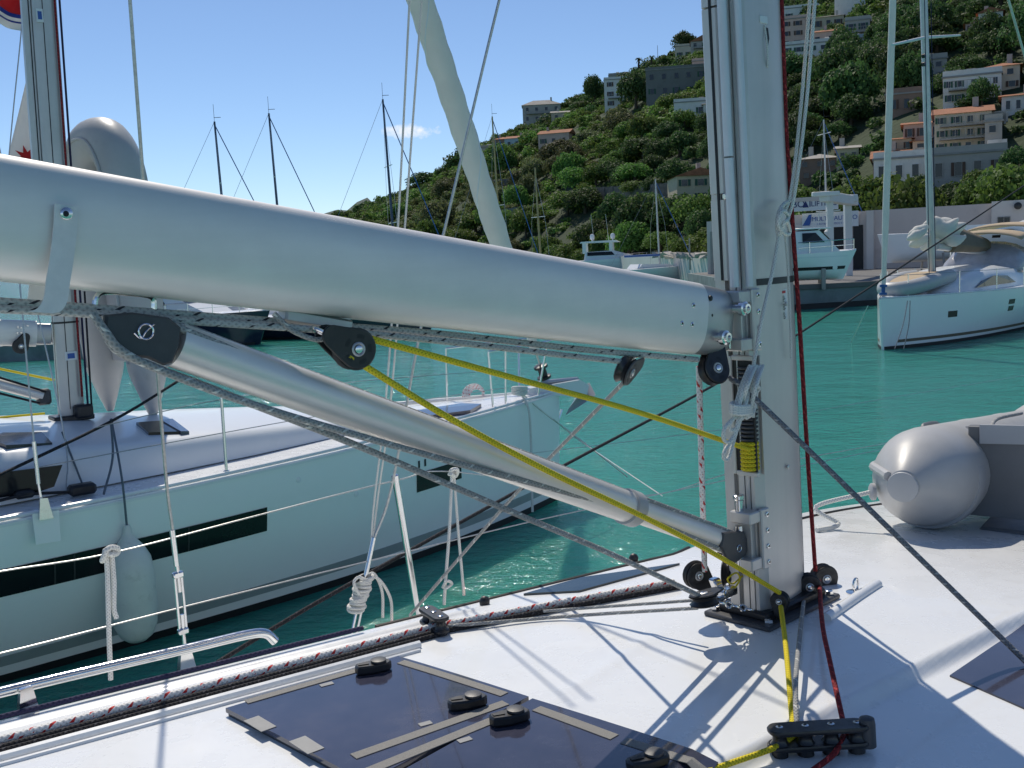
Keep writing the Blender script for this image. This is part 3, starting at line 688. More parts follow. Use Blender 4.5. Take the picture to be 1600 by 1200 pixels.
for s in (-1, 1):
    ck = vpoly([(163, 492), (205, 488), (262, 496), (281, 512), (279, 540), (268, 566), (255, 571), (230, 560), (196, 556), (178, 536), (160, 512)], s * .032, .014, 'upper_cheek', M['cheek'], VANG)
vpoly([(180, 500), (255, 505), (265, 550), (230, 556), (190, 540)], 0, .05, 'upper_core', M['plast'], VANG)
pr = OB.onl(228, 518, -.041)
MB().tube([pr + vd * (.011 * math.cos(a)) + vn * (.011 * math.sin(a)) for a in [2 * math.pi * i / 20 for i in range(20)]], .0016, 6, closed=True).build('split_ring', M['steel'], VANG)
MB().tube(spline([pr + vd * -.016 + vn * -.008, pr + vd * -.004 + vn * -.012, pr + vd * .000 + vn * .0, pr + vd * .008 + vn * .014], 4), .0013, 6).build('cotter_pin', M['steel'], VANG)
for s in (-1, 1):
    vpoly([(1128, 832), (1160, 829), (1170, 850), (1163, 868), (1146, 881), (1132, 872), (1124, 853)], s * .026, .012, 'lower_cheek', M['cheek'], VANG)
vpoly([(1122, 836), (1165, 836), (1165, 866), (1130, 868)], 0, .04, 'lower_core', M['plast'], VANG)
pr = OB.onl(1155, 857, -.033)
MB().tube([pr + vd * (.0085 * math.cos(a)) + vn * (.0085 * math.sin(a)) for a in [2 * math.pi * i / 18 for i in range(18)]], .0014, 6, closed=True).build('split_ring', M['steel'], VANG)

# ---------------------------------------------------------------- blocks at the mast foot
c = OB.onl(1088, 898, .09); block('foot_block', 'upright round black block at the mast foot under the red flecked rope', c, L_ * .8 + F_ * .3, OB.onl(1120, 932, .07) - c, .034, w=.016, group='mast foot blocks')
c = OB.onl(1137, 895, .06); block('foot_block', 'black round block half hidden behind the vang foot', c, L_ * .8 - F_ * .4, OB.onl(1150, 930, .05) - c, .032, w=.016, group='mast foot blocks')
c = OB.onl(1100, 944, -.02) + UP * .012; block('foot_block', 'black block lying on the roof left of the mast foot with a chain', c, UP + L_ * .15, OB.onl(1145, 946, -.03) - c, .034, w=.018, group='mast foot blocks')
ch = thing('chain', 'short steel chain joining a roof block to the mast foot', 'chain', OB.onl(1150, 948, -.05))
for i in range(5):
    p = OB.onl(1128 + i * 11, 942 + i * 2.6, -.05); d = (OB.onl(1170, 952, -.05) - OB.onl(1125, 941, -.05)).normalized(); s_ = (UP if i % 2 else d.cross(UP).normalized())
    MB().tube([p + d * (.014 * math.cos(a)) + s_ * (.008 * math.sin(a)) for a in [2 * math.pi * k / 12 for k in range(12)]], .0028, 6, closed=True).build('link', M['steel'], ch)
c = OB.onl(1281, 905, .0) + F_ * .02; block('foot_block', 'tall black block at the right of the mast foot leading the red rope', c, F_ * .5 + L_ * .85, -UP, .036, w=.024, group='mast foot blocks', shackle=False)
c = OB.onl(1263, 915, -.05); block('foot_block', 'black block pressed against the mast foot beside the red rope block', c, F_ * .7 + L_ * .7, -UP, .032, w=.02, group='mast foot blocks', shackle=False)
c = OB.onl(1219, 938, -.085); block('foot_block', 'small black block below the mast turning the yellow rope', c, F_ * .9 + L_ * .3, -UP, .022, w=.016, group='mast foot blocks', shackle=False)
tgl = MB(); tgl.box(OB.onl(1135, 925, .0), .06, .03, .022, (F_, L_, UP), .004); tgl.box(OB.onl(1120, 915, .03), .03, .02, .05, (F_, L_, (UP + F_ * -.5).normalized()), .004)
tag(tgl.build('toggle', M['steel'], ang=.4), 'polished steel toggle bracket on the mast foot behind the chain', 'fitting')

# ---------------------------------------------------------------- deck organisers
def organiser(label, c, ax, ay, n, ln, wd_, pads):
    o = thing('deck_organiser', label, 'organiser', c)
    MB().prism(rrect(ln, wd_, wd_ * .42, 5), V(c) + UP * .040, ax, ay, .010, .003).build('top_plate', M['plast'], o, ang=.5)
    MB().prism(rrect(ln, wd_, wd_ * .42, 5), V(c) + UP * .008, ax, ay, .010, .003).build('base_plate', M['plast'], o, ang=.5)
    for i in range(n):
        p = V(c) + ax * (-ln / 2 + wd_ * .5 + (ln - wd_) * i / (n - 1))
        MB().lathe([(.013, wd_ * .40), (.020, wd_ * .30), (.030, wd_ * .30), (.036, wd_ * .40)], p, UP, 20).build('sheave', M['sheave'], o)
        sc = MB().lathe([(.044, .007), (.047, .007), (.048, .005)], p, UP, 14).build('screw', M['steel'], o)
        MB().lathe([(.0478, .003), (.0486, .003)], p, UP, 6).build('socket', M['gline'], sc, smooth=False)
        MB().lathe([(-.012, wd_ * .36), (.004, wd_ * .33)], p, UP, 20).build('foot', M['plast'], o)
    return o
oa = Dp(1212, 1172, .012); ob_ = Dp(1345, 1166, .012); axo = (ob_ - oa).normalized(); ayo = UP.cross(axo).normalized(); axo = ayo.cross(UP)
og = organiser('long black rope organiser with four sheaves near the bottom right corner', (oa + ob_) / 2, axo, ayo, 4, (ob_ - oa).length + .03, .046, 4)
MB().lathe([(.0, .018), (.045, .016), (.055, .014), (.058, .008)], ob_ + axo * .012, UP, 16).build('end_post', M['cheek'], og)
oc = Dp(679, 982, .006); ax2 = (F_ * .25 + L_ * .97).normalized(); organiser('dark grey rope organiser on the port roof edge over the red flecked rope', oc, ax2, UP.cross(ax2), 3, .125, .042, 3)

# ---------------------------------------------------------------- ropes of our yacht
def rope(label, pts, r, m, k=8, sag=0.0, n=10, name='rope', group=None):
    return tag(MB().tube(spline(pts, k, sag), r, n).build(name, M[m], base=pts[0]), label, 'rope', group)
ol = OB.onl
rope('taut yellow rope running from the boom block into the mast slot', [ol(578, 529, -.045), ol(800, 590, -.05), ol(1000, 645, -.05), ol(1172, 703, -.045)], .0060, 'r_yel')
rope('yellow rope crossing over the vang from the boom block to the mast foot', [ol(538, 556, -.05), ol(560, 566, -.055), ol(700, 652, -.06), ol(850, 733, -.065), ol(1000, 805, -.075), ol(1110, 862, -.085), ol(1218, 926, -.095)], .0060, 'r_yel')
og_in = Dp(1240, 1150, .026)
rope('yellow rope from the mast foot to the long organiser', [ol(1220, 948, -.10), Dp(1228, 1012, .04), og_in], .0060, 'r_yel')
rope('yellow rope tail leaving the organiser toward the bottom edge', [Dp(1246, 1146, .030), Dp(1212, 1168, .024), Dp(1140, 1202, .012), Dp(1040, 1248, .008)], .0060, 'r_yel')
rope('small yellow cord loop tied by the vang foot', [ol(1160, 900, 0), ol(1145, 912, 0), ol(1137, 905, -.01), ol(1150, 895, -.02), ol(1156, 905, -.02), ol(1146, 922, -.01)], .0022, 'r_yel', n=6)
rope('dark red halyard running down the right side of the mast', [MA(4.2, .105, -.045), ol(1221, 0, -.045), ol(1234, 280, -.045), ol(1249, 500, -.045), ol(1261, 700, -.045), ol(1274, 892, -.04)], .0056, 'r_red')
rope('dark red rope from the mast foot to the long organiser', [ol(1280, 908, -.05), Dp(1285, 975, .05), Dp(1297, 1035, .045), Dp(1322, 1150, .026)], .0056, 'r_red')
rope('dark red rope tail leaving the organiser at the bottom edge', [Dp(1322, 1140, .030), Dp(1305, 1176, .02), Dp(1268, 1206, .01), Dp(1180, 1270, .008)], .0056, 'r_red')
rope('pale grey rope beside the yellow rope at the mast foot', [ol(1256, 936, -.06), Dp(1249, 1000, .04), Dp(1243, 1072, .035), Dp(1246, 1150, .026)], .0055, 'r_grey')
rope('grey flecked rope running just below the boom toward the gooseneck block', [ol(-60, 468, .0) * 3 - ol(120, 480, 0) * 2, ol(-60, 468, .0), ol(120, 480, 0), ol(300, 493, .0), ol(520, 509, 0), ol(700, 523, .0), ol(900, 545, .0), ol(1090, 562, -.02)], .0068, 'r_boom')
rope('lower grey flecked rope below the boom ending at the oblong block', [ol(-60, 480, -.005) * 3 - ol(120, 489, -.005) * 2, ol(-60, 480, -.005), ol(120, 489, -.005), ol(300, 502, -.01), ol(520, 517, -.02), ol(700, 534, -.015), ol(880, 555, -.01), ol(990, 567, -.01)], .0062, 'r_boom')
rope('white tail looping below the boom beside the yellow block', [ol(428, 490, -.02), ol(455, 515, -.025), ol(490, 530, -.025), ol(512, 528, -.03)], .0045, 'r_grey')
vo = lambda u, v, o: OB.onl(u, v, o)
rope('grey rope along the top of the vang', [vo(262, 500, -.01), vo(420, 560, -.01), vo(700, 664, -.01), vo(960, 762, -.01), vo(1170, 842, -.01)], .0062, 'r_grey')
rope('second grey rope along the top of the vang', [vo(268, 508, -.025), vo(420, 568, -.022), vo(700, 672, -.02), vo(960, 770, -.015), vo(1150, 840, -.01)], .006, 'r_grey')
rope('grey rope below the vang led into its foot', [vo(145, 490, -.035), vo(166, 520, -.045), vo(190, 548, -.045), vo(250, 578, -.04), vo(420, 640, -.035), vo(700, 720, -.03), vo(960, 792, -.025), vo(1130, 860, -.02)], .0062, 'r_grey')
rope('lowest grey rope from the vang head to the roof block', [vo(158, 500, .0), vo(180, 545, .0), vo(240, 573, -.0), vo(330, 607, 0), vo(560, 697, 0), vo(800, 800, -.01), vo(960, 868, -.015), vo(1108, 938, -.02)], .0062, 'r_grey')
rope('white rope with red flecks hanging straight down beside the mast', [ol(1092, 572, .03), ol(1096, 720, .03), ol(1101, 892, .07)], .0072, 'r_fleck')
rope('dark grey rope leading from the gooseneck block to the right edge', [ol(1140, 590, -.04), ol(1200, 642, -.14), Dp(1598, 1030, .02), Dp(1720, 1150, .01)], .0066, 'r_greyd')
# white halyards knotted, then a coil on the aft side of the mast
rope('white halyard strand dropping to the knot on the mast', [ol(1268, -30, -.10), ol(1252, 160, -.10), ol(1236, 300, -.09), ol(1224, 332, -.08)], .0042, 'r_white')
rope('second white halyard strand dropping to the knot on the mast', [ol(1276, -30, -.12), ol(1260, 160, -.12), ol(1242, 300, -.10), ol(1230, 345, -.08)], .0042, 'r_white')
rope('white knot tied at the side of the mast', [ol(1240, 310, -.08), ol(1222, 322, -.09), ol(1214, 345, -.09), ol(1217, 368, -.085), ol(1226, 350, -.10), ol(1232, 338, -.095), ol(1222, 330, -.105), ol(1216, 352, -.10), ol(1228, 366, -.095), ol(1234, 362, -.09), ol(1228, 345, -.11), ol(1217, 366, -.09)], .0048, 'r_white', k=6)
rope('white halyard tail slanting from the knot to the coil', [ol(1217, 366, -.085), ol(1208, 420, -.085), ol(1190, 500, -.085), ol(1177, 572, -.085)], .0046, 'r_white')
rope('thin white cord down the mast from the knot past the sticker', [ol(1226, 362, -.085), ol(1231, 420, -.075), ol(1235, 520, -.065), ol(1236, 560, -.06)], .0028, 'r_white', n=6)
def coil():
    T = thing('rope_coil', 'bundle of white rope hung in a coil over the mast slot', 'rope', ol(1150, 715, -.08))
    for i in range(6):
        o = i * 4.4; d = random.uniform(-2, 2)
        MB().tube(spline([ol(1172 + o * .9, 572, -.082), ol(1160 + o, 600 + d, -.092 - .016 * (i % 3)), ol(1150 + o * 1.1, 632, -.098 - .012 * (i % 2)), ol(1148 + o + 3 * d, 652 + 3 * d, -.10), ol(1156 + o, 640, -.088), ol(1172 + o * .5, 600, -.075), ol(1176 + o * .6, 574, -.08)], 6), .0052, 8).build('strand', M['r_white'], T)
    for i in range(4):
        MB().tube([ol(1158 + 16 * math.cos(a) , 632 + i * 3.6 + 4 * math.sin(a), -.098 - .02 * math.sin(a)) for a in [2 * math.pi * k / 16 for k in range(16)]], .0052, 8, closed=True).build('wrap', M['r_white'], T)
    for (pp) in ([(1152, 648), (1133, 668), (1131, 686), (1140, 690), (1152, 670), (1158, 650)], [(1150, 650), (1140, 662), (1141, 672), (1152, 668), (1157, 650)], [(1154, 650), (1150, 670), (1142, 690), (1132, 705), (1131, 716), (1138, 716), (1146, 690), (1156, 655)]):
        MB().tube(spline([ol(u, v, -.10 - .004 * (i % 2)) for i, (u, v) in enumerate(pp)], 6), .0046, 8).build('loop', M['r_white'], T)
    MB().tube(spline([ol(1184, 580, -.09), ol(1180, 605, -.095), ol(1178, 630, -.09), ol(1177, 652, -.085)], 6), .004, 7).build('tail', M['r_white'], T)
    MB().tube(spline([ol(1172, 606, -.09), ol(1180, 602, -.10), ol(1186, 607, -.095), ol(1180, 613, -.09), ol(1172, 610, -.10)], 5), .0045, 7).build('knot', M['r_white'], T)
coil()
# lines on the port side of the roof
rope('white rope with red flecks lying along the port roof edge', along(.016, -2.6, -.03, .017, 34), .0088, 'r_fleck', k=2)
rope('black rope lying beside the red flecked rope on the roof', along(-.006, -2.6, -.03, .008, 34), .0075, 'r_black', k=2)
rope('second black rope in the roof rope bundle', along(-.023, -2.6, -.70, .007, 26), .0062, 'r_black', k=2)
rope('navy rope running along the outer port roof edge', [D(f, edge_p(f) - .012, .012) for f in [-2.6 + .2 * i for i in range(10)]], .0062, 'r_navy', k=3)
rope('thin grey rope from the roof block to the port organiser', [ol(1090, 950, -.01), Dp(900, 962, .012), Dp(700, 978, .016)], .0045, 'r_grey')
rope('second thin grey rope from the mast foot to the port organiser', [ol(1085, 938, .02), Dp(850, 955, .010), Dp(700, 970, .016)], .004, 'r_grey')
rope('grey line slanting from the oblong block down to the port rail', [cB3 - UP * .02, ol(800, 778, .85), ol(640, 962, 1.32)], .0052, 'r_grey')
# ---------------------------------------------------------------- rail, stanchion, lifelines and shrouds
LR = 1.5
for f_ in (-2.0, -4.0): MB().tube([OB(f_, LR, .15), OB(f_, LR, -.52)], .0125, 12).build('stanchion', M['steel'], OWN)
stn = thing('stanchion', 'polished steel stanchion leaning over the port rail behind the vang', 'stanchion', ol(656, 985, LR))
MB().tube([ol(618, 748, LR), ol(658, 990, LR)], .0125, 14).build('tube', M['steel'], stn)
MB().lathe([(-.004, .0135), (.012, .0135), (.016, .008)], ol(618, 748, LR), ol(618, 748, LR) - ol(658, 990, LR), 14).build('cap', M['steel'], stn)
MB().tube([ol(658, 960, LR), ol(664, 1002, LR)], .018, 14).build('socket', M['steel'], stn)
def wire(label, pts, r, m='wire', k=6, name='wire', cat='wire', group=None):
    return tag(MB().tube(spline(pts, k), r, 8).build(name, M[m], base=pts[0]), label, cat, group)
wire('upper lifeline wire along the port rail of the foreground yacht', [ol(-160, 924, LR) * 5 - ol(0, 893, LR) * 4, ol(-160, 924, LR), ol(0, 893, LR), ol(175, 864, LR), ol(400, 806, LR), ol(618, 751, LR), ol(720, 738, LR), ol(1000, 775, LR + .1), ol(1165, 733, LR), ol(1400, 690, LR - .1)], .0024)
wire('lower lifeline wire along the port rail of the foreground yacht', [ol(-160, 1052, LR) * 5 - ol(0, 1021, LR) * 4, ol(-160, 1052, LR), ol(0, 1021, LR), ol(300, 945, LR), ol(636, 862, LR), ol(870, 806, LR), ol(1160, 745, LR)], .0024)
sh = thing('shroud', 'port shroud wire with turnbuckle rising at the left through the boom', 'shroud', ol(290, 1040, LR))
MB().tube(spline([ol(190, -180, LR - .25), ol(203, 0, LR - .2), ol(255, 695, LR - .02), ol(270, 832, LR)], 5), .0052, 8).build('wire', M['wire'], sh)
MB().tube([ol(269, 828, LR), ol(276, 884, LR)], .0085, 12).build('swage', M['steel'], sh)
for o in (-.011, .011): MB().tube([ol(278, 900, LR) + F_ * o, ol(286, 985, LR) + F_ * o], .0045, 8).build('turnbuckle_body', M['steel'], sh)
for (u, v) in ((278, 898), (286, 986)): MB().box(ol(u, v, LR), .034, .02, .02, (F_, L_, UP), .004).build('turnbuckle_end', M['steel'], sh)
MB().tube([ol(276, 880, LR), ol(281, 925, LR)], .006, 8).build('screw', M['steel'], sh); MB().tube([ol(284, 960, LR), ol(291, 1040, LR)], .006, 8).build('screw', M['steel'], sh)
MB().box(ol(291, 1036, LR), .03, .014, .06, (F_, L_, UP), .004).build('toggle', M['steel'], sh)
sh2 = thing('shroud', 'slanting lower shroud with a rope coil wound above its turnbuckle', 'shroud', ol(556, 975, LR))
MB().tube(spline([ol(830, -180, LR - .45), ol(780, 0, LR - .35), ol(695, 358, LR - .2), ol(655, 525, LR - .12), ol(612, 760, LR - .03), ol(583, 845, LR)], 5), .0050, 8).build('wire', M['wire'], sh2)
MB().tube([ol(584, 840, LR), ol(571, 902, LR)], .0085, 12).build('swage', M['steel'], sh2)
for o in (-.011, .011): MB().tube([ol(563, 945, LR) + F_ * o, ol(551, 1000, LR) + F_ * o], .005, 8).build('turnbuckle_body', M['steel'], sh2)
rc = thing('rope_coil', 'white rope wound tightly round the turnbuckle of the slanting shroud', 'rope', ol(560, 960, LR))
for i in range(12):
    t = i / 11; cu, cv = 571 - 15 * t, 902 + 50 * t
    MB().tube([ol(cu, cv, LR) + F_ * ((.026 + .005 * math.sin(i * 2)) * math.cos(a)) + L_ * (.026 * math.sin(a)) + UP * (.004 * math.cos(a + i)) for a in [2 * math.pi * k / 14 for k in range(14)]], .0062, 7, closed=True).build('turn', M['r_white'], rc)
MB().tube(spline([ol(572, 900, LR), ol(585, 897, LR), ol(597, 925, LR), ol(598, 965, LR)], 6), .0055, 7).build('loop', M['r_white'], rc)
MB().tube(spline([ol(572, 902, LR), ol(592, 905, LR), ol(610, 935, LR), ol(612, 970, LR)], 6), .0055, 7).build('loop', M['r_white'], rc)
MB().tube(spline([ol(562, 930, LR - .02), ol(553, 912, LR - .02), ol(560, 902, LR - .02), ol(572, 906, LR - .02)], 6), .0055, 7).build('loop', M['r_white'], rc)
wire('thin white flag halyard left of the furled sail', [ol(642, -40, LR - .3), ol(622, 350, LR - .2), ol(603, 620, LR - .1), ol(583, 800, LR), ol(580, 870, LR)], .0036, 'r_white', name='halyard', cat='rope')
wire('second thin white flag halyard close beside the first', [ol(662, -40, LR - .3), ol(633, 350, LR - .2), ol(611, 620, LR - .1), ol(590, 780, LR), ol(582, 850, LR)], .0036, 'r_white', name='halyard', cat='rope')
# white lashing with its knot on the lifeline and hanging tail
ls = thing('rope_lashing', 'white rope knotted on the lifeline at the left with two hanging tails', 'rope', ol(172, 1060, LR))
MB().tube(spline([ol(166, 868, LR), ol(168, 900, LR), ol(170, 980, LR), ol(173, 1062, LR)], 6), .0078, 8).build('tail', M['r_white'], ls)
MB().tube(spline([ol(175, 868, LR), ol(178, 910, LR), ol(178, 950, LR), ol(182, 966, LR)], 6), .0078, 8).build('tail', M['r_white'], ls)
MB().tube(spline([ol(163, 868, LR), ol(160, 876, LR - .02), ol(168, 858, LR - .03), ol(182, 856, LR - .02), ol(183, 864, LR - .01), ol(172, 866, LR - .03), ol(164, 860, LR)], 6), .0085, 8).build('knot', M['r_white'], ls)
ls = thing('rope_lashing', 'thin white lashing hung from the lifeline right of the stanchion', 'rope', ol(697, 935, LR))
MB().tube(spline([ol(706, 738, LR), ol(702, 830, LR), ol(696, 910, LR), ol(694, 945, LR)], 6), .006, 8).build('tail', M['r_white'], ls)
MB().tube(spline([ol(709, 738, LR), ol(716, 830, LR), ol(725, 930, LR)], 6), .0055, 8).build('tail', M['r_white'], ls)
MB().tube(spline([ol(702, 742, LR), ol(706, 734, LR - .02), ol(715, 734, LR - .02), ol(712, 744, LR), ol(704, 740, LR - .02)], 5), .007, 8).build('knot', M['r_white'], ls)
MB().tube(spline([ol(692, 918, LR), ol(698, 908, LR - .02), ol(706, 912, LR), ol(696, 920, LR - .02)], 5), .006, 8).build('knot', M['r_white'], ls)
rope('long black line rising from the port rail behind the mast to the upper right', [ol(340, 1035, 1.42), ol(430, 980, 1.45), ol(560, 905, 1.5), ol(880, 728, 1.8), ol(1115, 602, 2.1), ol(1255, 517, 2.4), ol(1600, 290, 3.2), ol(1760, 180, 3.6)], .0075, 'r_black')
wire('thin grey wire crossing the water below the yellow rope', [ol(865, 655, 3), ol(905, 688, 3), ol(1035, 775, 2.2)], .003)
wire('faint mooring wire over the water right of the mast', [ol(1150, 752, 4), ol(1330, 712, 4), ol(1700, 640, 4)], .004)
wire('faint upper wire over the water right of the mast', [ol(800, 712, 4), ol(1150, 668, 4), ol(1330, 632, 4), ol(1700, 570, 4)], .003)
# ---------------------------------------------------------------- dinghy on the foredeck
DG = thing('inflatable_dinghy', 'grey inflatable dinghy lying on the foredeck with its cone end toward us', 'dinghy', OB(1.05, .15, dz(1.05, .15)))
rT = .19
tip = OB.onl(1412, 752, .13); tz = OB(1.2, .15, dz(1.2, .15) + rT + .0).z
dd = (OB.F * .98 + OB.L * .20).normalized()                        # dinghy points forward
ds = V((dd.y, -dd.x, 0))                                          # to its starboard
tip = V((tip.x, tip.y, OB(0, 0, .145).z))
def T_(a): return tip + dd * a + UP * (-.02 - .115 * max(0, a - .1))
cone = [(.0, .052), (.004, .056), (.05, .084), (.12, .128), (.19, .160), (.26, .174), (.33, .177)]
mb = MB(); A_ = []; pr_ = []
for (a, r) in cone: A_.append(T_(a)); pr_.append(r)
for i in range(1, 19): A_.append(T_(.33 + i * .12)); pr_.append(.177)
for i in range(1, 12):
    q = i / 11 * math.pi * .5; A_.append(T_(.33 + 18 * .12) + dd * (.75 * math.sin(q)) + ds * (.75 * (1 - math.cos(q))) + UP * (.10 * q)); pr_.append(.177)
mb.tube(A_, pr_, 40); tb = mb.build('port_tube', M['hyp'], DG, ang=1.2)
off = ds * 1.05
mb = MB(); mb.tube([p + off for p in A_[:25]], pr_[:25], 32); mb.build('starboard_tube', M['hyp'], DG, ang=1.2)
MB().lathe([(-.010, .052), (-.016, .050), (-.020, .03)], T_(0), dd, 28).build('end_cap', M['hypl'], tb)
MB().lathe([(.30, .1775), (.31, .180), (.40, .180), (.41, .1775)], T_(0) - UP * .0, (T_(.4) - T_(.2)).normalized(), 40).build('seam_band', M['hypl'], tb)
# rubbing strake along the tube, facing outboard
st = [p - ds * (r - .004) + UP * .03 for p, r in zip(A_[1:25], pr_[1:25])]
MB().tube(st, .016, 8).build('rubbing_strake', M['hyp'], tb)
gl = [p - ds * (r * .94 + .01) - UP * .045 for p, r in zip(A_[2:5], pr_[2:5])]
MB().lathe([(0, .03), (.012, .03), (.018, .02)], T_(.10) - ds * .125 - UP * .05, -ds - dd * .6, 14).build('handle_patch', M['hypl'], tb)
for a_ in (1.05, 1.75): MB().lathe([(a_ - .012, .1785), (a_ - .008, .1792), (a_ + .008, .1792), (a_ + .012, .1785)], T_(0) + (T_(a_) - T_(0) - dd * a_), dd, 40).build('seam_band', M['hyp'], tb)
MB().lathe([(0, .03), (.006, .03), (.010, .022), (.012, .006)], T_(.62) + UP * .15 + ds * .085, UP + ds * .55, 16).build('valve', M['hypd'], tb)
hq = [T_(.75) - ds * .12 + UP * .128, T_(.78) - ds * .13 + UP * .155, T_(.98) - ds * .13 + UP * .155, T_(1.01) - ds * .12 + UP * .128]; MB().tube(spline(hq, 5), .010, 8).build('grab_handle', M['hypd'], tb)
tr = T_(.50); mb = MB(); mb.prism([(.10, -.15), (.98, -.15), (.98, .17), (.60, .20), (.10, .18)], tr, ds, UP, .045, .004); mb.build('transom', M['hypd'], DG, ang=.5)
mb = MB(); mb.prism([(.14, .12), (.6, .14), (.6, .205), (.14, .19)], tr - dd * .026, ds, UP, .012, .003); mb.build('transom_pad', M['hypl'], DG, ang=.5)
mb = MB(); mb.box(T_(1.4) + ds * .52 - UP * .10, 1.9, .75, .04, (dd, ds, UP), .01); mb.build('floor', M['hypd'], DG)
rope('white lifeline cord looped over the dinghy tube', [T_(.52) + ds * .19 + UP * -.02, T_(.50) + ds * .16 + UP * .10, T_(.50) + ds * .17 + UP * .15, T_(.62) + ds * .15 + UP * .165, T_(.9) + ds * .12 + UP * .19, T_(1.3) + ds * .14 + UP * .20], .007, 'r_grey', k=5)
rope('white painter from the dinghy cone to the port rail', [T_(.10) - ds * .13 - UP * .05, T_(.0) - ds * .3 - UP * .10, Dp(1310, 812, .02), Dp(1276, 824, .008)], .008, 'r_white')
# ---------------------------------------------------------------- the yacht moored alongside
_bow = onz(872, 612, 1.3)
NB = Frame((_bow.x, _bow.y, 0), R(53.5)); nl = NB.onl
NH = Hull(NB, 12.6, 2.05, 1.30, 1.28, flare=.24, rake=.05)
NY = thing('sailing_yacht', 'white sloop moored alongside at the left with a long dark hull window', 'yacht', NB(-6, 0, 0))
hm, hrows = NH.mesh(); hm.build('hull', M['gel2'], NY)
deck_mesh(hrows, NB, .02, .06).build('deck', M['gel'], NY)
M['boot'] = mat('grey_boot_stripe', (.30, .34, .34), .3, var=.08); M['anti'] = mat('black_antifouling', (.012, .014, .016), .6, var=.3)
M['navy'] = mat('navy_hull_paint', (.012, .016, .04), .15, var=.1, coat=.3)
for sd in (-1, 1):
    NH.band(.05, 12.4, lambda x: .0 - .05, lambda x: .07, sd).build('waterline_band', M['anti'], NY)
    NH.band(.10, 12.4, lambda x: .15, lambda x: .24, sd).build('boot_stripe', M['boot'], NY)
    w = NH.band(4.48, 7.6, lambda x: .74, lambda x: .95, sd, .008).build('hull_window', M['glass'], NY)
    if sd < 0:
        for x in (5.2, 5.32, 6.1, 6.24): NH.band(x, x + .012, lambda x: .745, lambda x: .945, sd, .011, 2).build('window_joint', M['tape'], w)
    NH.band(2.02, 2.70, lambda x: .69, lambda x: .88, sd, .008).build('hull_window', M['glass'], NY)
    NH.band(.02, 12.5, lambda x: NH.sheer(x) - .035, lambda x: NH.sheer(x) - .012, sd, .012).build('rubbing_strake', M['cabin'], NY)
    MB().tube([NH.pt(x, NH.sheer(x), sd, -.03) + UP * .016 for x in [.1 + .3 * i for i in range(42)]], .018, 8).build('toe_rail', M['gel'], NY)
NH.band(2.56, 2.585, lambda x: .93, lambda x: 1.0, -1, .004, 2).build('letter_stroke', M['tape'], NY); NH.band(2.65, 2.675, lambda x: .93, lambda x: 1.0, -1, .004, 2).build('letter_stroke', M['tape'], NY)
for (x, z) in ((4.15, 1.12), (3.5, .85)): MB().lathe([(0, .025), (.006, .025), (.009, .012)], NH.pt(x, z, -1, .0), -NB.L, 14).build('skin_fitting', M['cabin'], NY)
# cabin trunk
def tw(x): return np.interp(x, [2.2, 2.8, 3.65, 4.35, 5.2, 6.5, 9.5], [.42, .66, .90, 1.10, 1.28, 1.50, 1.55])
def th(x): return np.interp(x, [2.2, 2.8, 3.65, 4.6, 5.4, 6.6, 9.5], [.0, .07, .16, .235, .28, .40, .46])
mb = MB(); rows = []
for i in range(60):
    x = 2.2 + i * .125; w = tw(x); h = th(x); zb = NH.sheer(x) + .0; row = []
    for (a, b) in ((1.0, 0.0), (.985, .35), (.95, .75), (.91, .93), (.86, 1.0)): row.append(NB(-x, -a * w, zb + b * h + .02))
    for k in range(1, 14): t = -.86 + 1.72 * k / 14; row.append(NB(-x, t * w, zb + h + .02 + .075 * (1 - (t / .86) ** 2)))
    for (a, b) in ((.86, 1.0), (.91, .93), (.95, .75), (.985, .35), (1.0, 0.0)): row.append(NB(-x, a * w, zb + b * h + .02))
    rows.append(row)
mb.grid(rows); mb.build('cabin_trunk', M['cabin'], NY, ang=1.0)
def plate(fr, pts, l, t, name, m, parent, smooth=False):
    P = [fr.onl(u, v, l) for (u, v) in pts]; return MB().hull([p - fr.L * o for p in P for o in (0, t)]).build(name, m, parent, smooth=smooth)
plate(NB, [(-30, 782), (-30, 742), (97, 726), (84, 760), (60, 768)], -1.52, .012, 'cabin_window', M['glass'], NY)
def trunk_z(x, l):
    w = tw(x); t = abs(l) / w; zb = NH.sheer(x) + .02
    if x < 2.2 or t > 1: return zb + .03 * (1 - min(1, abs(l) / max(.1, NH.half(x))) ** 2)
    return zb + th(x) + .075 * (1 - (t / .86) ** 2) if t < .86 else zb + th(x) * (1 - (t - .86) / .14)
def on_trunk(u, v):
    z = 1.5
    for _ in range(12): q = NB.inv(onz(u, v, z)); z = .5 * z + .5 * trunk_z(-q[0], q[1])
    return onz(u, v, z)
def zplate(pts, z, t, name, m, parent):
    P = [on_trunk(u, v) + UP * (.004 if z < 1.68 else .02) for (u, v) in pts]; return MB().hull([p + UP * o for p in P for o in (-.03, t)]).build(name, m, parent, smooth=False)
zplate([(5, 682), (66, 681), (82, 698), (10, 702), (-20, 690)], 1.73, .012, 'cabin_skylight', M['solar'], NY)
# foredeck hatch with its lid raised
zplate([(213, 664), (268, 660), (290, 678), (232, 680)], 1.66, .02, 'deck_hatch', M['glass'], NY)
zplate([(252, 662), (270, 660), (296, 680), (283, 680)], 1.69, .015, 'hatch_lid', M['acryl'], NY)
zplate([(640, 645), (720, 632), (752, 633), (735, 643), (665, 652)], 1.385, .012, 'anchor_locker_lid', M['acryl'], NY)
plate(NB, [(50, 803), (92, 797), (95, 845), (56, 851)], -2.02, .003, 'chain_plate_panel', M['gel2'], NY)
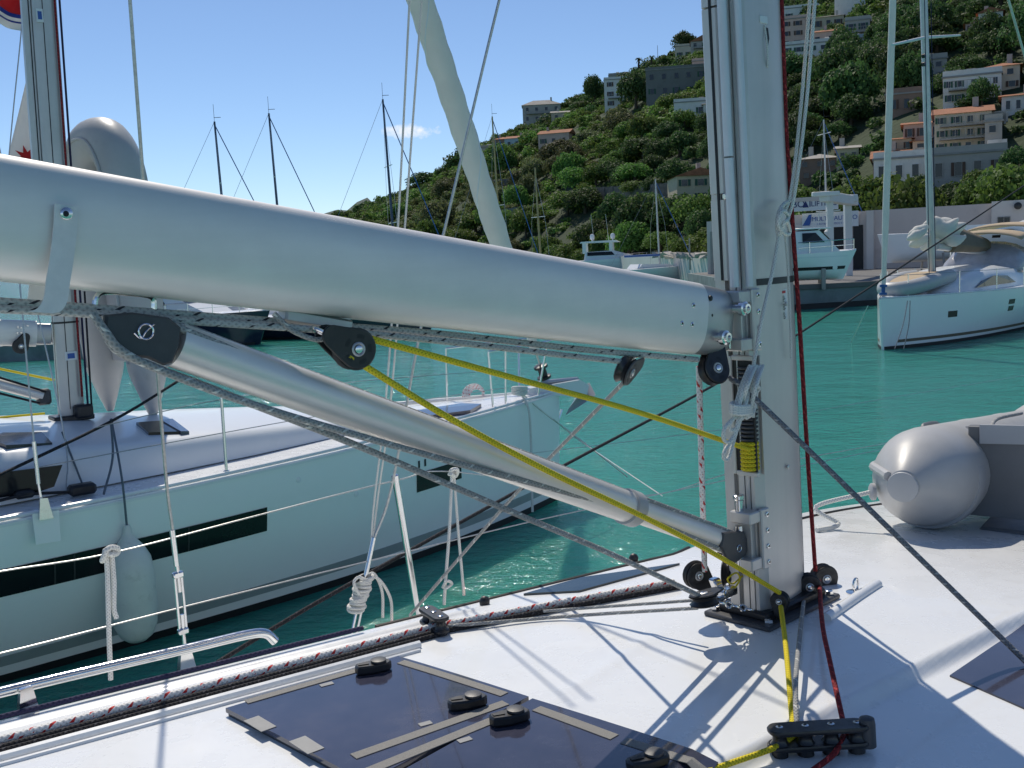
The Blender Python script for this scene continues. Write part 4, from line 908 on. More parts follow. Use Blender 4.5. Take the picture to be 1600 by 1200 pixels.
# stanchions, pulpit and rails
def nst(u, v0, u1, v1, l): return MB().tube([nl(u, v0, l), nl(u1, v1, l)], .0125, 10).build('stanchion', M['steel'], NY)
nst(346, 622, 354, 740, -1.66); nst(790, 546, 790, 634, -.40)
st_b = MB().lathe([(0, .03), (.03, .026), (.035, .014)], nl(354, 741, -1.66), UP, 12).build('stanchion_base', M['steel'], NY)
MB().tube(spline([nl(150, 668, -1.72), nl(346, 624, -1.66), nl(560, 596, -1.1), nl(790, 578, -.42)], 6), .004, 6).build('guard_wire', M['wire'], NY)
MB().tube(spline([nl(60, 730, -1.75), nl(350, 676, -1.66), nl(560, 640, -1.1), nl(790, 606, -.42)], 6), .004, 6).build('guard_wire', M['wire'], NY)
MB().tube(spline([NB(-1.3, -.42, 1.92), NB(-.6, -.34, 1.94), NB(-.02, -.16, 1.96), NB(.06, 0, 1.96), NB(-.02, .16, 1.96), NB(-.6, .34, 1.94), NB(-1.3, .42, 1.92)], 6), .0125, 10).build('pulpit_rail', M['steel'], NY)
for sgn in (-1, 1):
    MB().tube([NB(-1.3, sgn * .42, 1.92), NB(-1.3, sgn * .46, 1.3)], .0125, 10).build('pulpit_leg', M['steel'], NY); MB().tube([NB(-.35, sgn * .28, 1.95), NB(-.45, sgn * .18, 1.32)], .0125, 10).build('pulpit_leg', M['steel'], NY)
# bow roller and anchor
mb = MB(); mb.hull([NB(f, l, z) for (f, z) in ((-.55, 1.33), (-.5, 1.40), (.28, 1.42), (.42, 1.34), (.38, 1.22), (.1, 1.24)) for l in (-.09, .09)]); mb.build('bow_roller', M['cabin'], NY)
an = thing('anchor', 'grey plough anchor stowed under the bow roller of the left yacht', 'anchor', NB(.25, 0, 1.1))
MB().tube([NB(-.3, 0, 1.44), NB(.30, 0, 1.42), NB(.42, 0, 1.30)], .03, 8).build('shank', M['alud'], an)
MB().hull([NB(.50, 0, 1.36), NB(.46, -.16, 1.22), NB(.46, .16, 1.22), NB(.10, 0, 1.0), NB(.16, 0, 1.08), NB(.30, -.1, 1.12), NB(.30, .1, 1.12)]).build('fluke', M['alud'], an, ang=.3)
MB().tube([nl(878, 640, 0), nl(868, 668, 0)], .02, 8).build('stem_fitting', M['steel'], NY)
# furled genoa
GT = nl(637, -60, 0); GB = nl(838, 552, 0)
GEN = thing('furled_sail', 'cream furled headsail rolled on the forestay of the left yacht', 'sail', GB)
mb = MB(); P = [GB.lerp(GT, i / 40) for i in range(41)]; rr = [.05 + .062 * sm(i / 14) + .034 * i / 40 + .006 * math.sin(i * 1.9) for i in range(41)]
mb.tube(P, rr, 20); gs = mb.build('rolled_cloth', M['sail'], GEN, ang=1.2)
d_ = (GT - GB).normalized(); nx = d_.cross(UP).normalized(); ny = d_.cross(nx)
sp_ = []
for i in range(120):
    t = i / 119; a = t * 2 * math.pi * 2.6 + 1.0; k = t * 40; j = min(39, int(k)); r0 = rr[j] + (rr[j + 1] - rr[j]) * (k - j)
    sp_.append(GB.lerp(GT, t) + (nx * math.cos(a) + ny * math.sin(a)) * (r0 + .001))
MB().tube(sp_, .0075, 6).build('leech_edge', M['cabin'], gs)
MB().tube([GB - d_ * .45, GB], .012, 8).build('forestay', M['wire'], GEN)
MB().lathe([(-.34, .03), (-.33, .085), (-.30, .085), (-.29, .05), (-.20, .05), (-.19, .085), (-.16, .085), (-.15, .03)], GB, d_, 16).build('furling_drum', M['plast'], GEN)
# mast
nm0 = nl(112, 655, 0); nmt = nl(62, -60, 0)
NM = thing('mast', 'grey mast of the left yacht with a blue sticker near the top', 'mast', nm0)
nd = (nmt - nm0).normalized()
def NMp(t, f=0, l=0): return nm0 + nd * t + NB.F * f + NB.L * l
msec = [(-.10, -.05)] + [(-.05 + .16 * abs(math.sin(math.pi * i / 14)) ** .8, -.075 * (1 if math.cos(math.pi * i / 14) > 0 else -1) * abs(math.cos(math.pi * i / 14)) ** .6) for i in range(15)] + [(-.10, .05), (-.10, .02), (-.085, .02), (-.085, -.01), (-.10, -.01)]
MB().sweep(msec, [NMp(0), NMp(1), NMp(2), NMp(4), NMp(8)], NB.F, NB.L).build('extrusion', M['alu'], NM, ang=.5)
MB().sweep([(-.106, -.03), (-.175, -.028), (-.175, .03), (-.106, .03)], [NMp(1.05), NMp(8)], NB.F, NB.L).build('luff_profile', M['alu'], NM, ang=.4)
MB().sweep([(-.12, -.035), (-.128, -.035), (-.128, -.03), (-.12, -.03)], [NMp(1.05), NMp(8)], NB.F, NB.L).build('luff_slot', M['gline'], NM, smooth=False)
MB().sweep([(-.02, -.0795), (-.026, -.0795), (-.026, -.07), (-.02, -.07)], [NMp(.1), NMp(8)], NB.F, NB.L).build('side_slot', M['gline'], NM, smooth=False)
MB().sweep([(a * 1.03, b * 1.06) for (a, b) in msec[:17]], [NMp(.855), NMp(.872)], NB.F, NB.L).build('tape_band', M['tape'], NM)
for (u, v, w, h) in ((62, 24, .055, .11), (111, 556, .10, .075)):
    c = nl(u, v, -.082); s_ = MB().box(c, w, .006, h, (NB.F, NB.L, UP)).build('sticker', M['sticker'], NM, smooth=False)
    MB().box(c - NB.L * .004, w * .6, .003, h * .6, (NB.F, NB.L, UP)).build('sticker_print', M['bluep'], s_, smooth=False)
MB().box(nm0 + UP * .02, .34, .24, .05, (NB.F, NB.L, UP), .01).build('mast_step', M['plast'], NM)
MB().box(nl(130, 642, -.1), .16, .10, .12, (NB.F, NB.L, UP), .02).build('halyard_blocks', M['plast'], NM)
MB().tube([NMp(.2, .08, -.09), NMp(7.5, .08, -.06)], .010, 8).build('halyard', M['r_red'], NM)
MB().tube([NMp(.1, .13, -.06), NMp(7.5, .12, -.05)], .010, 8).build('halyard', M['r_navy'], NM)
MB().tube([nl(132, 455, -.1), nl(144, 648, -.1)], .009, 8).build('halyard', M['r_black'], NM)
# boom and vang of the left yacht
q0 = nl(78, 522, 0); q1 = nl(-120, 516, 0)
NBM = thing('boom', 'short visible end of the left yacht\'s silver boom at the left edge', 'boom', q0)
bx = (q1 - q0).normalized(); bu = (UP - bx * UP.dot(bx)).normalized(); bs = bx.cross(bu)
MB().sweep([(a * 1.25, b * 1.35) for (a, b) in bsec], [q0 + bx * .12, q1], bs, bu).build('extrusion', M['alub'], NBM, ang=.6)
MB().sweep([(a * .9, b * 1.1) for (a, b) in bsec], [q0, q0 + bx * .12], bs, bu).build('end_casting', M['alud'], NBM, ang=.6)
for (u, v) in ((28, 511), (33, 512), (43, 509), (27, 520), (33, 520)): MB().lathe([(0, .008), (.005, .008)], nl(u, v, -.085), -NB.L, 8).build('rivet', M['steel'], NBM)
cb = nl(32, 541, -.1); block('rope_block', 'black block below the left yacht\'s boom end', cb, NB.L, UP + NB.F * .6, .06, w=.04, group='rope blocks')
nv = thing('boom_vang', 'thin silver vang strut of the left yacht near its mast foot', 'vang', nl(72, 622, 0))
MB().tube([nl(-60, 585, 0), nl(66, 618, 0)], .05, 14).build('tube', M['aluv'], nv)
MB().box(nl(68, 620, 0), .12, .08, .14, (NB.F, NB.L, UP), .02).build('end_fitting', M['cheek'], nv)
MB().tube([nl(-60, 572, -.05), nl(72, 612, -.05)], .010, 8).build('purchase', M['r_black'], nv); MB().tube([nl(-60, 600, -.05), nl(62, 630, -.05)], .010, 8).build('purchase', M['r_black'], nv)
# its shrouds and lines
def nwire(label, pts, r, m='wire', cat='wire', name='wire'): return tag(MB().tube(spline(pts, 6), r, 8).build(name, M[m], base=pts[0]), label, cat)
nsh = thing('shroud', 'chainplate and shroud of the left yacht at the far left', 'shroud', nl(67, 812, -2.0))
MB().tube([nl(18, 300, -1.75), nl(53, 690, -1.96)], .0065, 8).build('wire', M['wire'], nsh); MB().tube([nl(53, 690, -1.96), nl(60, 756, -1.98)], .014, 10).build('turnbuckle', M['steel'], nsh)
MB().tube([nl(60, 756, -1.98), nl(67, 792, -2.0)], .008, 8).build('screw', M['steel'], nsh)
plate(NB, [(61, 778), (73, 777), (82, 808), (60, 812)], -2.03, .03, 'chain_plate', M['steel'], nsh)
nwire('thin shroud wire in front of the left mast foot', [nl(-20, 130, -.9), nl(3, 250, -.95), nl(97, 660, -1.3), nl(104, 770, -1.5)], .006)
nwire('dark lower shroud of the left yacht above its cabin', [nl(97, 675, -1.2), nl(132, 765, -1.5)], .008, 'r_blue', 'rope', 'rope')
nwire('black line crossing the left yacht from its foredeck to the left edge', [nl(290, 588, -1.2), nl(180, 655, -1.5), nl(0, 742, -1.95), nl(-120, 800, -2.2)], .012, 'r_black', 'rope', 'rope')
nwire('yellow mooring line crossing the water left of the mast', [nl(-40, 568, 1.5), nl(85, 594, 1.2)], .012, 'r_yel', 'rope', 'rope')
nwire('second yellow line low beside the left mast', [nl(-30, 655, .4), nl(70, 646, .2)], .010, 'r_yel', 'rope', 'rope')
for i, (u, v, w) in enumerate(((38, 772, .1), (128, 764, .14))): MB().box(nl(u, v, -1.55), w * 1.4, w * .8, w * .6, (NB.F, NB.L, UP), .02).build('deck_block', M['plast'], NY)
MB().tube(along_ if False else [nl(-40, 792, -1.6), nl(40, 772, -1.58), nl(128, 768, -1.56)], .012, 8).build('genoa_track', M['gline'], NY)
# fender on its line
fc_ = NH.pt(5.72, .62, -1, .17)
FN = thing('fender', 'big pale grey fender hanging on the hull of the left yacht', 'fender', fc_ - UP * .45)
MB().lathe([(-.43, .03), (-.42, .07), (-.38, .12), (-.30, .155), (-.15, .168), (.10, .168), (.22, .150), (.30, .11), (.36, .06), (.40, .035), (.43, .03)], fc_, UP, 26).build('body', M['fend'], FN, ang=1.0)
MB().lathe([(.40, .03), (.44, .032), (.47, .02)], fc_, UP, 12).build('eye', M['fend'], FN)
nwire('slate fender line hung from the cabin top of the left yacht', [fc_ + UP * .45, nl(190, 745, -1.9), nl(174, 655, -1.3)], .009, 'r_blue', 'rope', 'rope')
nwire('loose slate line end lying on the left yacht side deck', [nl(173, 655, -1.3), nl(176, 715, -1.5), nl(162, 772, -1.75)], .009, 'r_blue', 'rope', 'rope')
# bow mooring ropes
nwire('white mooring rope from the left yacht\'s bow cleat into the water', [nl(812, 612, -.3), nl(826, 640, -.42), nl(830, 700, -.45), nl(832, 800, -.6)], .014, 'r_white', 'rope', 'rope')
nwire('second white mooring rope from the left yacht\'s bow', [nl(812, 612, -.3), nl(850, 645, -.3), nl(900, 682, -.3), nl(980, 745, -.6)], .010, 'r_white', 'rope', 'rope')
rb_ = thing('rope_coil', 'white rope coil round the bow cleat of the left yacht', 'rope', nl(812, 616, -.3))
for i in range(5): MB().tube([nl(812, 613, -.3) + NB.F * (.09 * math.cos(a)) + NB.L * (.06 * math.sin(a)) + UP * (.012 * i + .02 * math.sin(a + i)) for a in [2 * math.pi * k / 14 for k in range(14)]], .016, 7, closed=True).build('turn', M['r_white'], rb_)
rb_ = thing('rope_coil', 'brown and white rope coil on the foredeck rail of the left yacht', 'rope', nl(744, 618, .3))
for i in range(4): MB().tube([nl(744, 616, .3) + NB.F * ((.10 + .015 * i) * math.cos(a)) + UP * ((.07 + .012 * i) * math.sin(a)) + NB.L * (.02 * i) for a in [R(-10 + 200 * k / 14) for k in range(15)]], .016, 7).build('turn', M['r_fleck'], rb_)
# inflatable standing on end in front of the mast
ID = thing('inflatable_dinghy', 'grey inflatable dinghy stood on end against the left mast', 'dinghy', nl(205, 655, .3))
L0 = NB(-5.02, .78, 1.62); R0 = NB(-4.86, -.02, 1.60)
ux = (R0 - L0); ux.z = 0; ux.normalize(); lean = (UP * 1.0 - NB.F * .03).normalized()
wdt = (R0 - L0).length
def ip(a, h): return L0 + ux * a + lean * h
path = [(0, 0), (0, .08), (0, .25), (0, .45), (0, .8), (.0, 1.2), (.0, 1.7), (.02, 2.1), (.10, 2.35), (.25, 2.52), (.42, 2.56), (.6, 2.52), (.75, 2.35), (.82, 2.1), (.84, 1.7), (.84, 1.2), (.84, .8), (.84, .45), (.84, .25), (.84, .08), (.84, 0)]
rad = [.03, .06, .12, .18, .20, .205, .205, .205, .205, .205, .205, .205, .205, .205, .205, .205, .20, .18, .12, .06, .03]
sp1 = []; sr1 = []
P3 = [ip(a * wdt / .84, h) for (a, h) in path]
sp1 = spline(P3, 5); n5 = len(sp1)
for i in range(n5): k = i / 5; j = min(len(rad) - 2, int(k)); sr1.append(rad[j] + (rad[j + 1] - rad[j]) * (k - j))
mb = MB(); mb.tube(sp1, sr1, 22); itb = mb.build('tube', M['hyp'], ID, ang=1.2)
mb = MB(); mb.prism([(.05, .5), (.8, .5), (.8, 2.2), (.55, 2.45), (.3, 2.45), (.05, 2.2)], L0 + NB.F * .02, ux, lean, .05, .01); mb.build('floor', M['hypl'], ID)
mb = MB(); mb.tube([p - NB.F * 0 + (UP.cross(ux)) * -(r + .004) for p, r in zip(sp1[15:85], sr1[15:85])], .014, 6); mb.build('seam_strip', M['hypl'], itb)
# two flags
def flag(label, c, ex, ey, w, h, parts_, fold=.05):
    fl = thing('flag', label, 'flag', c)
    for (name, m, (a0, a1), (b0, b1)) in parts_:
        rows = []
        for i in range(15):
            t = a0 + (a1 - a0) * i / 14; row = []
            for j in range(9):
                s = b0 + (b1 - b0) * j / 8; row.append(V(c) + ex * (w * t) + ey * (h * s) + NB.L * (fold * math.sin(t * 9 + s * 3)) + NB.F * (.02 * math.sin(7 * s + 2 * t)))
            rows.append(row)
        mb = MB(); mb.grid(rows); ob = mb.build(name, m, fl, ang=2); md = ob.modifiers.new('t', 'SOLIDIFY'); md.thickness = .004
    return fl
ff = nl(30, 20, 1.2)
flag('red, blue and white flag at the top left corner behind the mast', nl(-30, -35, 1.2), (nl(34, -10, 1.2) - nl(-30, -35, 1.2)).normalized(), (nl(32, 32, 1.2) - nl(32, -30, 1.2)).normalized(), .42, .36,
     [('red_field', M['flagr'], (0, 1), (0, .55)), ('blue_stripe', M['flagb'], (0, 1), (.55, .66)), ('white_stripe', M['flagw'], (0, 1), (.66, .76)), ('blue_stripe', M['flagb'], (0, 1), (.76, .81)), ('white_field', M['flagw'], (0, 1), (.81, 1))])
wf = thing('flag', 'white triangular banner with red points hanging behind the left mast', 'flag', nl(40, 330, 1.0))
A = nl(44, 112, 1.0); B_ = nl(5, 250, 1.0); C_ = nl(66, 262, 1.0); B2 = nl(-6, 330, 1.0); C2 = nl(72, 330, 1.0)
rows = []
for i in range(13):
    t = i / 12; l_ = A.lerp(B2, t); r_ = (A + NB.F * .04).lerp(C2, t); rows.append([l_.lerp(r_, j / 8) + NB.L * (.05 * math.sin(j * .9 + t * 3) * t) for j in range(9)])
mb = MB(); mb.grid(rows); o = mb.build('cloth', M['flagw'], wf, ang=2); md = o.modifiers.new('t', 'SOLIDIFY'); md.thickness = .004
mb = MB(); st = []
cs = nl(42, 246, .94)
for k in range(16): a = math.pi * 2 * k / 16 + .2; r = .115 if k % 2 == 0 else .05; st.append((r * math.cos(a), r * math.sin(a)))
mb.prism(st, cs, NB.F, UP, .006); mb.build('red_emblem', M['flagr'], wf, smooth=False)
nwire('thin flag halyard beside the left mast', [nl(36, -20, .9), nl(34, 40, .9), nl(20, 180, .9), nl(6, 330, .9)], .006, 'wire', 'wire')
# ---------------------------------------------------------------- hillside
SKYL = [(300, 410), (440, 372), (500, 352), (560, 332), (600, 314), (640, 300), (700, 268), (730, 242), (780, 219), (820, 197), (870, 172), (900, 158), (945, 144), (985, 118), (1010, 104), (1060, 84), (1115, 60), (1180, 28), (1225, 8), (1300, -40), (1400, -85), (1600, -150), (1900, -230), (2400, -300)]
_az = []; _el = []
for (u, v) in SKYL:
    d = ray(u, v); _az.append(math.atan2(d.x, d.y)); _el.append(d.z / math.hypot(d.x, d.y))
def uaz(u): d = ray(u, 380); return math.atan2(d.x, d.y)
_ra = [uaz(u) for u in (300, 500, 600, 800, 1000, 1200, 1400, 1700, 2400)]
_r0 = [330, 300, 262, 190, 145, 118, 100, 92, 90]; _r1 = [400, 400, 415, 425, 425, 420, 420, 410, 400]
def hgt(x, y):
    a = math.atan2(x, y); r = math.hypot(x, y)
    r0 = np.interp(a, _ra, _r0); r1 = np.interp(a, _ra, _r1); zc = EYE + r1 * np.interp(a, _az, _el)
    t = (r - r0) / (r1 - r0)
    n = 1.6 * math.sin(x * .043 + 1.3) * math.sin(y * .037) + .9 * math.sin(x * .11 + y * .07) + .5 * math.sin(y * .23 - x * .17)
    if t < 0: return 1.0 + max(-6, t * 40)
    if t <= 1: return 1.0 + (zc - 1.0) * (t ** .94) + n * min(1, t * 5) * (1 - t * .75)
    return zc - (t - 1) * (r1 - r0) * .25 + n * .25
def hit(u, v, r_lo=85, r_hi=470):
    d = ray(u, v); k = 1 / math.hypot(d.x, d.y); r = r_lo
    while r < r_hi:
        p = EYEP + d * (k * r)
        if p.z <= hgt(p.x, p.y): return p
        r += .6
    return EYEP + d * (k * 405)
M['slope'] = mat('scrub_soil', (.026, .046, .014), .95, var=.4, scale=.09, bstr=.6, bscale=.8, bdist=.5, dirt=(.05, .56, (.05, .065, .025), .4))
mb = MB(); rows = []
for i in range(150):
    a = uaz(300) - .08 + (uaz(2000) - uaz(300) + .16) * i / 149; row = []
    for j in range(70):
        r = 80 + 420 * (j / 69); x, y = r * math.sin(a), r * math.cos(a); row.append(V((x, y, hgt(x, y))))
    rows.append(row)
mb.grid(rows); tag(mb.build('hillside', M['slope'], ang=2), 'steep scrubby hillside behind the harbour', kind='structure')
# far blue ridge across the bay
mb = MB(); rows = []
for i in range(90):
    a = uaz(-900) + (uaz(900) - uaz(-900)) * i / 89; el = .018 + .012 * math.sin(i * .21 + .4) + .006 * math.sin(i * .57) + .003 * math.sin(i * 1.3) + .022 * sm((i - 40) / 30); row = []
    for (r, k) in ((4200, -.02), (4700, .35), (5200, .8), (5600, 1.0), (6200, .6), (6800, -.05)): row.append(V((r * math.sin(a), r * math.cos(a), 5600 * el * k * (1 + .05 * math.sin(i * 2.1 + r)))))
    rows.append(row)
mb.grid(rows); tag(mb.build('hills', mat('far_forest', (.05, .08, .06), .95, var=.3, scale=.004), ang=2), 'far ridge across the bay', kind='structure')

# ---------------------------------------------------------------- foliage
def leaf_mat(name, cols, sc=.35, mass=False):
    m, t, b = newmat(name); setin(b, 'Roughness', .65); setin(b, 'Specular IOR Level', .3)
    gi = t.nodes.new('ShaderNodeObjectInfo'); n = noise(t, sc, 3, .6)
    c = ramp(t, n, [(.28, cols[0]), (.5, cols[1]), (.74, cols[2])])
    hs = t.nodes.new('ShaderNodeHueSaturation'); t.links.new(c, hs.inputs['Color'])
    rv = ramp(t, noise(t, .16, 2, .5), [(.34, 0.0), (.66, 1.0)]) if mass else gi.outputs['Random']
    t.links.new(nmath(t, 'MULTIPLY_ADD', rv, .8, .7), hs.inputs['Value']); t.links.new(nmath(t, 'MULTIPLY_ADD', rv, .05, .485), hs.inputs['Hue'])
    t.links.new(hs.outputs[0], b.inputs['Base Color'])
    tr = t.nodes.new('ShaderNodeBsdfTranslucent'); t.links.new(hs.outputs[0], tr.inputs[0]); mx = t.nodes.new('ShaderNodeMixShader'); mx.inputs[0].default_value = .42
    out = t.nodes['Material Output']; t.links.new(b.outputs[0], mx.inputs[1]); t.links.new(tr.outputs[0], mx.inputs[2]); t.links.new(mx.outputs[0], out.inputs[0]); return m
LM = [leaf_mat('dark_evergreen_leaves', ((.040, .072, .022), (.072, .122, .036), (.115, .172, .052))), leaf_mat('green_leaves', ((.070, .115, .024), (.125, .20, .042), (.20, .275, .07))), leaf_mat('olive_leaves', ((.075, .085, .035), (.13, .145, .06), (.20, .21, .095)))]
LC = [((.040, .072, .022), (.072, .122, .036), (.115, .172, .052)), ((.070, .115, .024), (.125, .20, .042), (.20, .275, .07)), ((.075, .095, .032), (.13, .16, .055), (.20, .235, .09))]
LS = [leaf_mat(n_, c_, .35, True) for n_, c_ in zip(('dark_scrub_leaves', 'green_scrub_leaves', 'olive_scrub_leaves'), LC)]
M['bark'] = mat('bark', (.10, .075, .05), .9, var=.3, scale=2)
def crown_arrays(nq, size, seed, flat=.8, lobes=12):
    g = np.random.default_rng(seed); th_ = g.uniform(0, 2 * np.pi, lobes); ph = g.uniform(-.25, 1, lobes)
    c = np.stack([np.cos(th_) * np.sqrt(1 - np.clip(ph, -1, 1) ** 2) * .55, np.sin(th_) * np.sqrt(1 - np.clip(ph, -1, 1) ** 2) * .55, ph * .42 * flat + .42], 1); lr = g.uniform(.28, .5, lobes)
    k = g.integers(0, lobes, nq); d = g.normal(size=(nq, 3)); d /= np.linalg.norm(d, axis=1, keepdims=True); d[:, 2] = np.where(d[:, 2] < -.35, -d[:, 2], d[:, 2])
    p = c[k] + d * (lr[k] * g.uniform(.72, 1.06, nq))[:, None]
    nrm = d + g.normal(size=(nq, 3)) * .55; nrm /= np.linalg.norm(nrm, axis=1, keepdims=True)
    a = np.cross(nrm, g.normal(size=(nq, 3))); a /= np.linalg.norm(a, axis=1, keepdims=True); b = np.cross(nrm, a)
    s = (size * g.uniform(.6, 1.3, nq))[:, None]
    q = np.stack([p - a * s - b * s * .7, p + a * s * .8 - b * s, p + a * s + b * s * .7, p - a * s * .8 + b * s], 1)
    return q.reshape(-1, 3)
def quads_mesh(name, verts, m):
    me = bpy.data.meshes.new(name); nq = len(verts) // 4
    me.vertices.add(len(verts)); me.vertices.foreach_set('co', verts.astype(np.float32).ravel()); me.loops.add(nq * 4); me.loops.foreach_set('vertex_index', np.arange(nq * 4, dtype=np.int32))
    me.polygons.add(nq); me.polygons.foreach_set('loop_start', np.arange(0, nq * 4, 4, dtype=np.int32)); me.polygons.foreach_set('loop_total', np.full(nq, 4, dtype=np.int32))
    me.update(calc_edges=True); me.materials.append(m); return me
CR = [[quads_mesh('crown', crown_arrays(3600, .034, 100 + k * 7 + j, lobes=18), LM[k]) for j in range(3)] for k in range(3)]
tm = MB(); tm.tube([V((0, 0, -.3)), V((.02, .01, .25)), V((0, .03, .6))], [.075, .06, .03], 7)
for a in range(4): tm.tube([V((0, 0, .25)), V((.25 * math.cos(a * 1.6), .25 * math.sin(a * 1.6), .6))], [.03, .012], 5)
trunk_me = tm.build('trunk', M['bark']); TME = trunk_me.data; bpy.data.objects.remove(trunk_me)

# ---------------------------------------------------------------- houses
WALLS = {k: mat(k + '_plaster', c, .85, var=.12, scale=.35, dirt=(.9, .55, (c[0] * .55, c[1] * .53, c[2] * .5), .6), bstr=.1, bscale=6, bdist=.02) for k, c in
         {'white': (.86, .81, .73), 'cream': (.72, .61, .46), 'pink': (.70, .50, .41), 'beige': (.60, .50, .37), 'grey': (.48, .44, .385), 'brown': (.30, .20, .15), 'yellow': (.62, .54, .36), 'blue': (.46, .55, .60), 'dark': (.22, .215, .20)}.items()}
M['stone'] = mat('dry_stone', (.15, .145, .12), .95, var=.35, scale=.7, bstr=.5, bscale=2, bdist=.2); M['tile'] = mat('terracotta_tiles', (.36, .15, .075), .9, var=.35, scale=1.2, bstr=.5, bscale=5, bdist=.08); M['conc'] = mat('concrete', (.36, .34, .31), .9, var=.2, scale=.6, dirt=(.8, .55, (.18, .17, .15), .6))
M['pane'] = mat('house_window_glass', (.02, .024, .03), .15, var=.3); M['shut'] = mat('green_shutter', (.03, .10, .06), .6, var=.1); M['shutb'] = mat('brown_shutter', (.10, .05, .03), .6, var=.1)
house_spots = []
def house(label, u0, u1, vt, vb, wall, roof='flat', rows=2, cols=3, depth=8.0, yaw=0.0, roofm='tile', balcony=(), rise=.24, wm='pane', shutters=None, group=None, skip=()):
    p = hit((u0 + u1) / 2, vb); r = math.hypot(p.x, p.y); house_spots.append((p.x, p.y, (u1 - u0) * r / FPX * .62))
    w = (u1 - u0) * r / FPX / max(.6, math.cos(yaw)); h = (vb - vt) * r / FPX
    a = math.atan2(p.x, p.y) + yaw; X = V((math.cos(a), -math.sin(a), 0)); Y = V((math.sin(a), math.cos(a), 0))            # X right, Y away
    base = V((p.x, p.y, p.z)); T = thing('house', label, 'house', base, group)
    hw_ = h * (1 - rise) if roof != 'flat' else h
    cb = base + Y * (depth / 2); MB().box(cb + UP * (hw_ / 2 - 2), w, depth, hw_ + 4, (X, Y, UP)).build('wall', WALLS[wall], T, smooth=False)
    e = .35
    if roof == 'flat':
        MB().box(cb + UP * (h + .10), w + .3, depth + .3, .2, (X, Y, UP)).build('roof', M['conc'], T, smooth=False)
        MB().box(base + UP * (h + .5) + Y * .1, w + .1, .18, .6, (X, Y, UP)).build('parapet', WALLS[wall], T, smooth=False)
    elif roof == 'gable':
        MB().prism([(-depth / 2 - e, 0), (depth / 2 + e, 0), (0, h - hw_)], cb + UP * hw_, Y, UP, w + 2 * e).build('roof', M[roofm], T, smooth=False)
    elif roof == 'side':
        MB().prism([(-w / 2 - e, 0), (w / 2 + e, 0), (0, h - hw_)], cb + UP * hw_, X, UP, depth + 2 * e).build('roof', M[roofm], T, smooth=False)
    elif roof == 'hip':
        z0 = hw_; P = [cb + X * (i * (w / 2 + e)) + Y * (j * (depth / 2 + e)) + UP * z0 for (i, j) in ((-1, -1), (1, -1), (1, 1), (-1, 1))]; rl = max(.1, w / 2 - depth / 2)
        MB().hull(P + [cb - X * rl + UP * h, cb + X * rl + UP * h]).build('roof', M[roofm], T, smooth=False)
    if roof != 'flat': ch_ = cb + X * (w * random.uniform(-.3, .3)) + UP * (h + .2); co = MB().box(ch_, .6, .6, 1.5, (X, Y, UP)).build('chimney', WALLS['grey'], T, smooth=False)
    else:
        for q in range(random.randint(1, 3)): MB().box(cb + X * (w * random.uniform(-.4, .4)) + UP * (h + .7), random.uniform(.8, 2.0), 1.2, random.uniform(.8, 1.4), (X, Y, UP)).build('roof_hut', WALLS[random.choice(('white', 'grey', 'beige'))], T, smooth=False)
    if shutters is None and random.random() < .55: shutters = random.choice(('shut', 'shutb'))
    fh = hw_ / rows; ww = min(.95, w / cols * .38); wh = min(1.3, fh * .46)
    for i in range(rows):
        for j in range(cols):
            if (i, j) in skip: continue
            c = base + X * (-w / 2 + w * (j + .5) / cols + random.uniform(-.15, .15)) + UP * (fh * (i + .52)) - Y * .02
            f = MB(); fw = .07
            for (dx, dzz, sx, sz) in ((-ww / 2 - fw / 2, 0, fw, wh + 2 * fw), (ww / 2 + fw / 2, 0, fw, wh + 2 * fw), (0, wh / 2 + fw / 2, ww, fw), (0, -wh / 2 - fw / 2, ww, fw)): f.box(c + X * dx + UP * dzz - Y * .03, sx, .1, sz, (X, Y, UP))
            wo = f.build('window', WALLS[wall], T, smooth=False)
            MB().box(c, ww, .06, wh, (X, Y, UP)).build('pane', M[wm], wo, smooth=False)
            if shutters and random.random() < .6:
                for s in (-1, 1): MB().box(c + X * (s * (ww * .78)) - Y * .07, ww * .45, .05, wh, (X, Y, UP)).build('shutter', M[shutters], wo, smooth=False)
    for i in balcony:
        z = fh * i + .05; MB().box(base + UP * z - Y * .6, w * .8, 1.2, .16, (X, Y, UP)).build('balcony_slab', M['conc'], T, smooth=False)
        rl = MB(); rl.box(base + UP * (z + 1.0) - Y * 1.15, w * .8, .06, .06, (X, Y, UP))
        for k in range(int(w * .8 / .5) + 1): rl.box(base + X * (-w * .4 + k * .5) + UP * (z + .5) - Y * 1.15, .05, .05, 1.0, (X, Y, UP))
        rl.build('balcony_rail', WALLS['grey'], T, smooth=False)
    return T
G = 'houses on the hillside'
house('low white building at the very top of the hill beside the mast', 1226, 1280, 14, 36, 'white', 'flat', 1, 3, group=G)
house('white hilltop block cut by the top edge of the picture', 1307, 1350, -14, 22, 'white', 'flat', 2, 2, group=G, skip=((0, 0),))
house('pink four-storey apartment block right of the mast', 1223, 1272, 33, 74, 'pink', 'flat', 3, 3, group=G)
house('beige house with dark openings above the red roofed terrace', 1273, 1316, 22, 47, 'beige', 'hip', 1, 3, group=G, roofm='conc')
house('pink house with long red roof high on the hill', 1272, 1323, 44, 74, 'pink', 'gable', 1, 3, group=G)
house('grey unfinished house with open balcony high on the hill', 1323, 1357, 36, 72, 'grey', 'flat', 2, 2, group=G, balcony=(1,))
house('long white terrace building below the pink apartment block', 1225, 1330, 70, 98, 'white', 'flat', 2, 6, group=G, depth=5)
house('white conservatory end of the high terrace', 1330, 1358, 62, 80, 'blue', 'flat', 1, 3, group=G, depth=4)
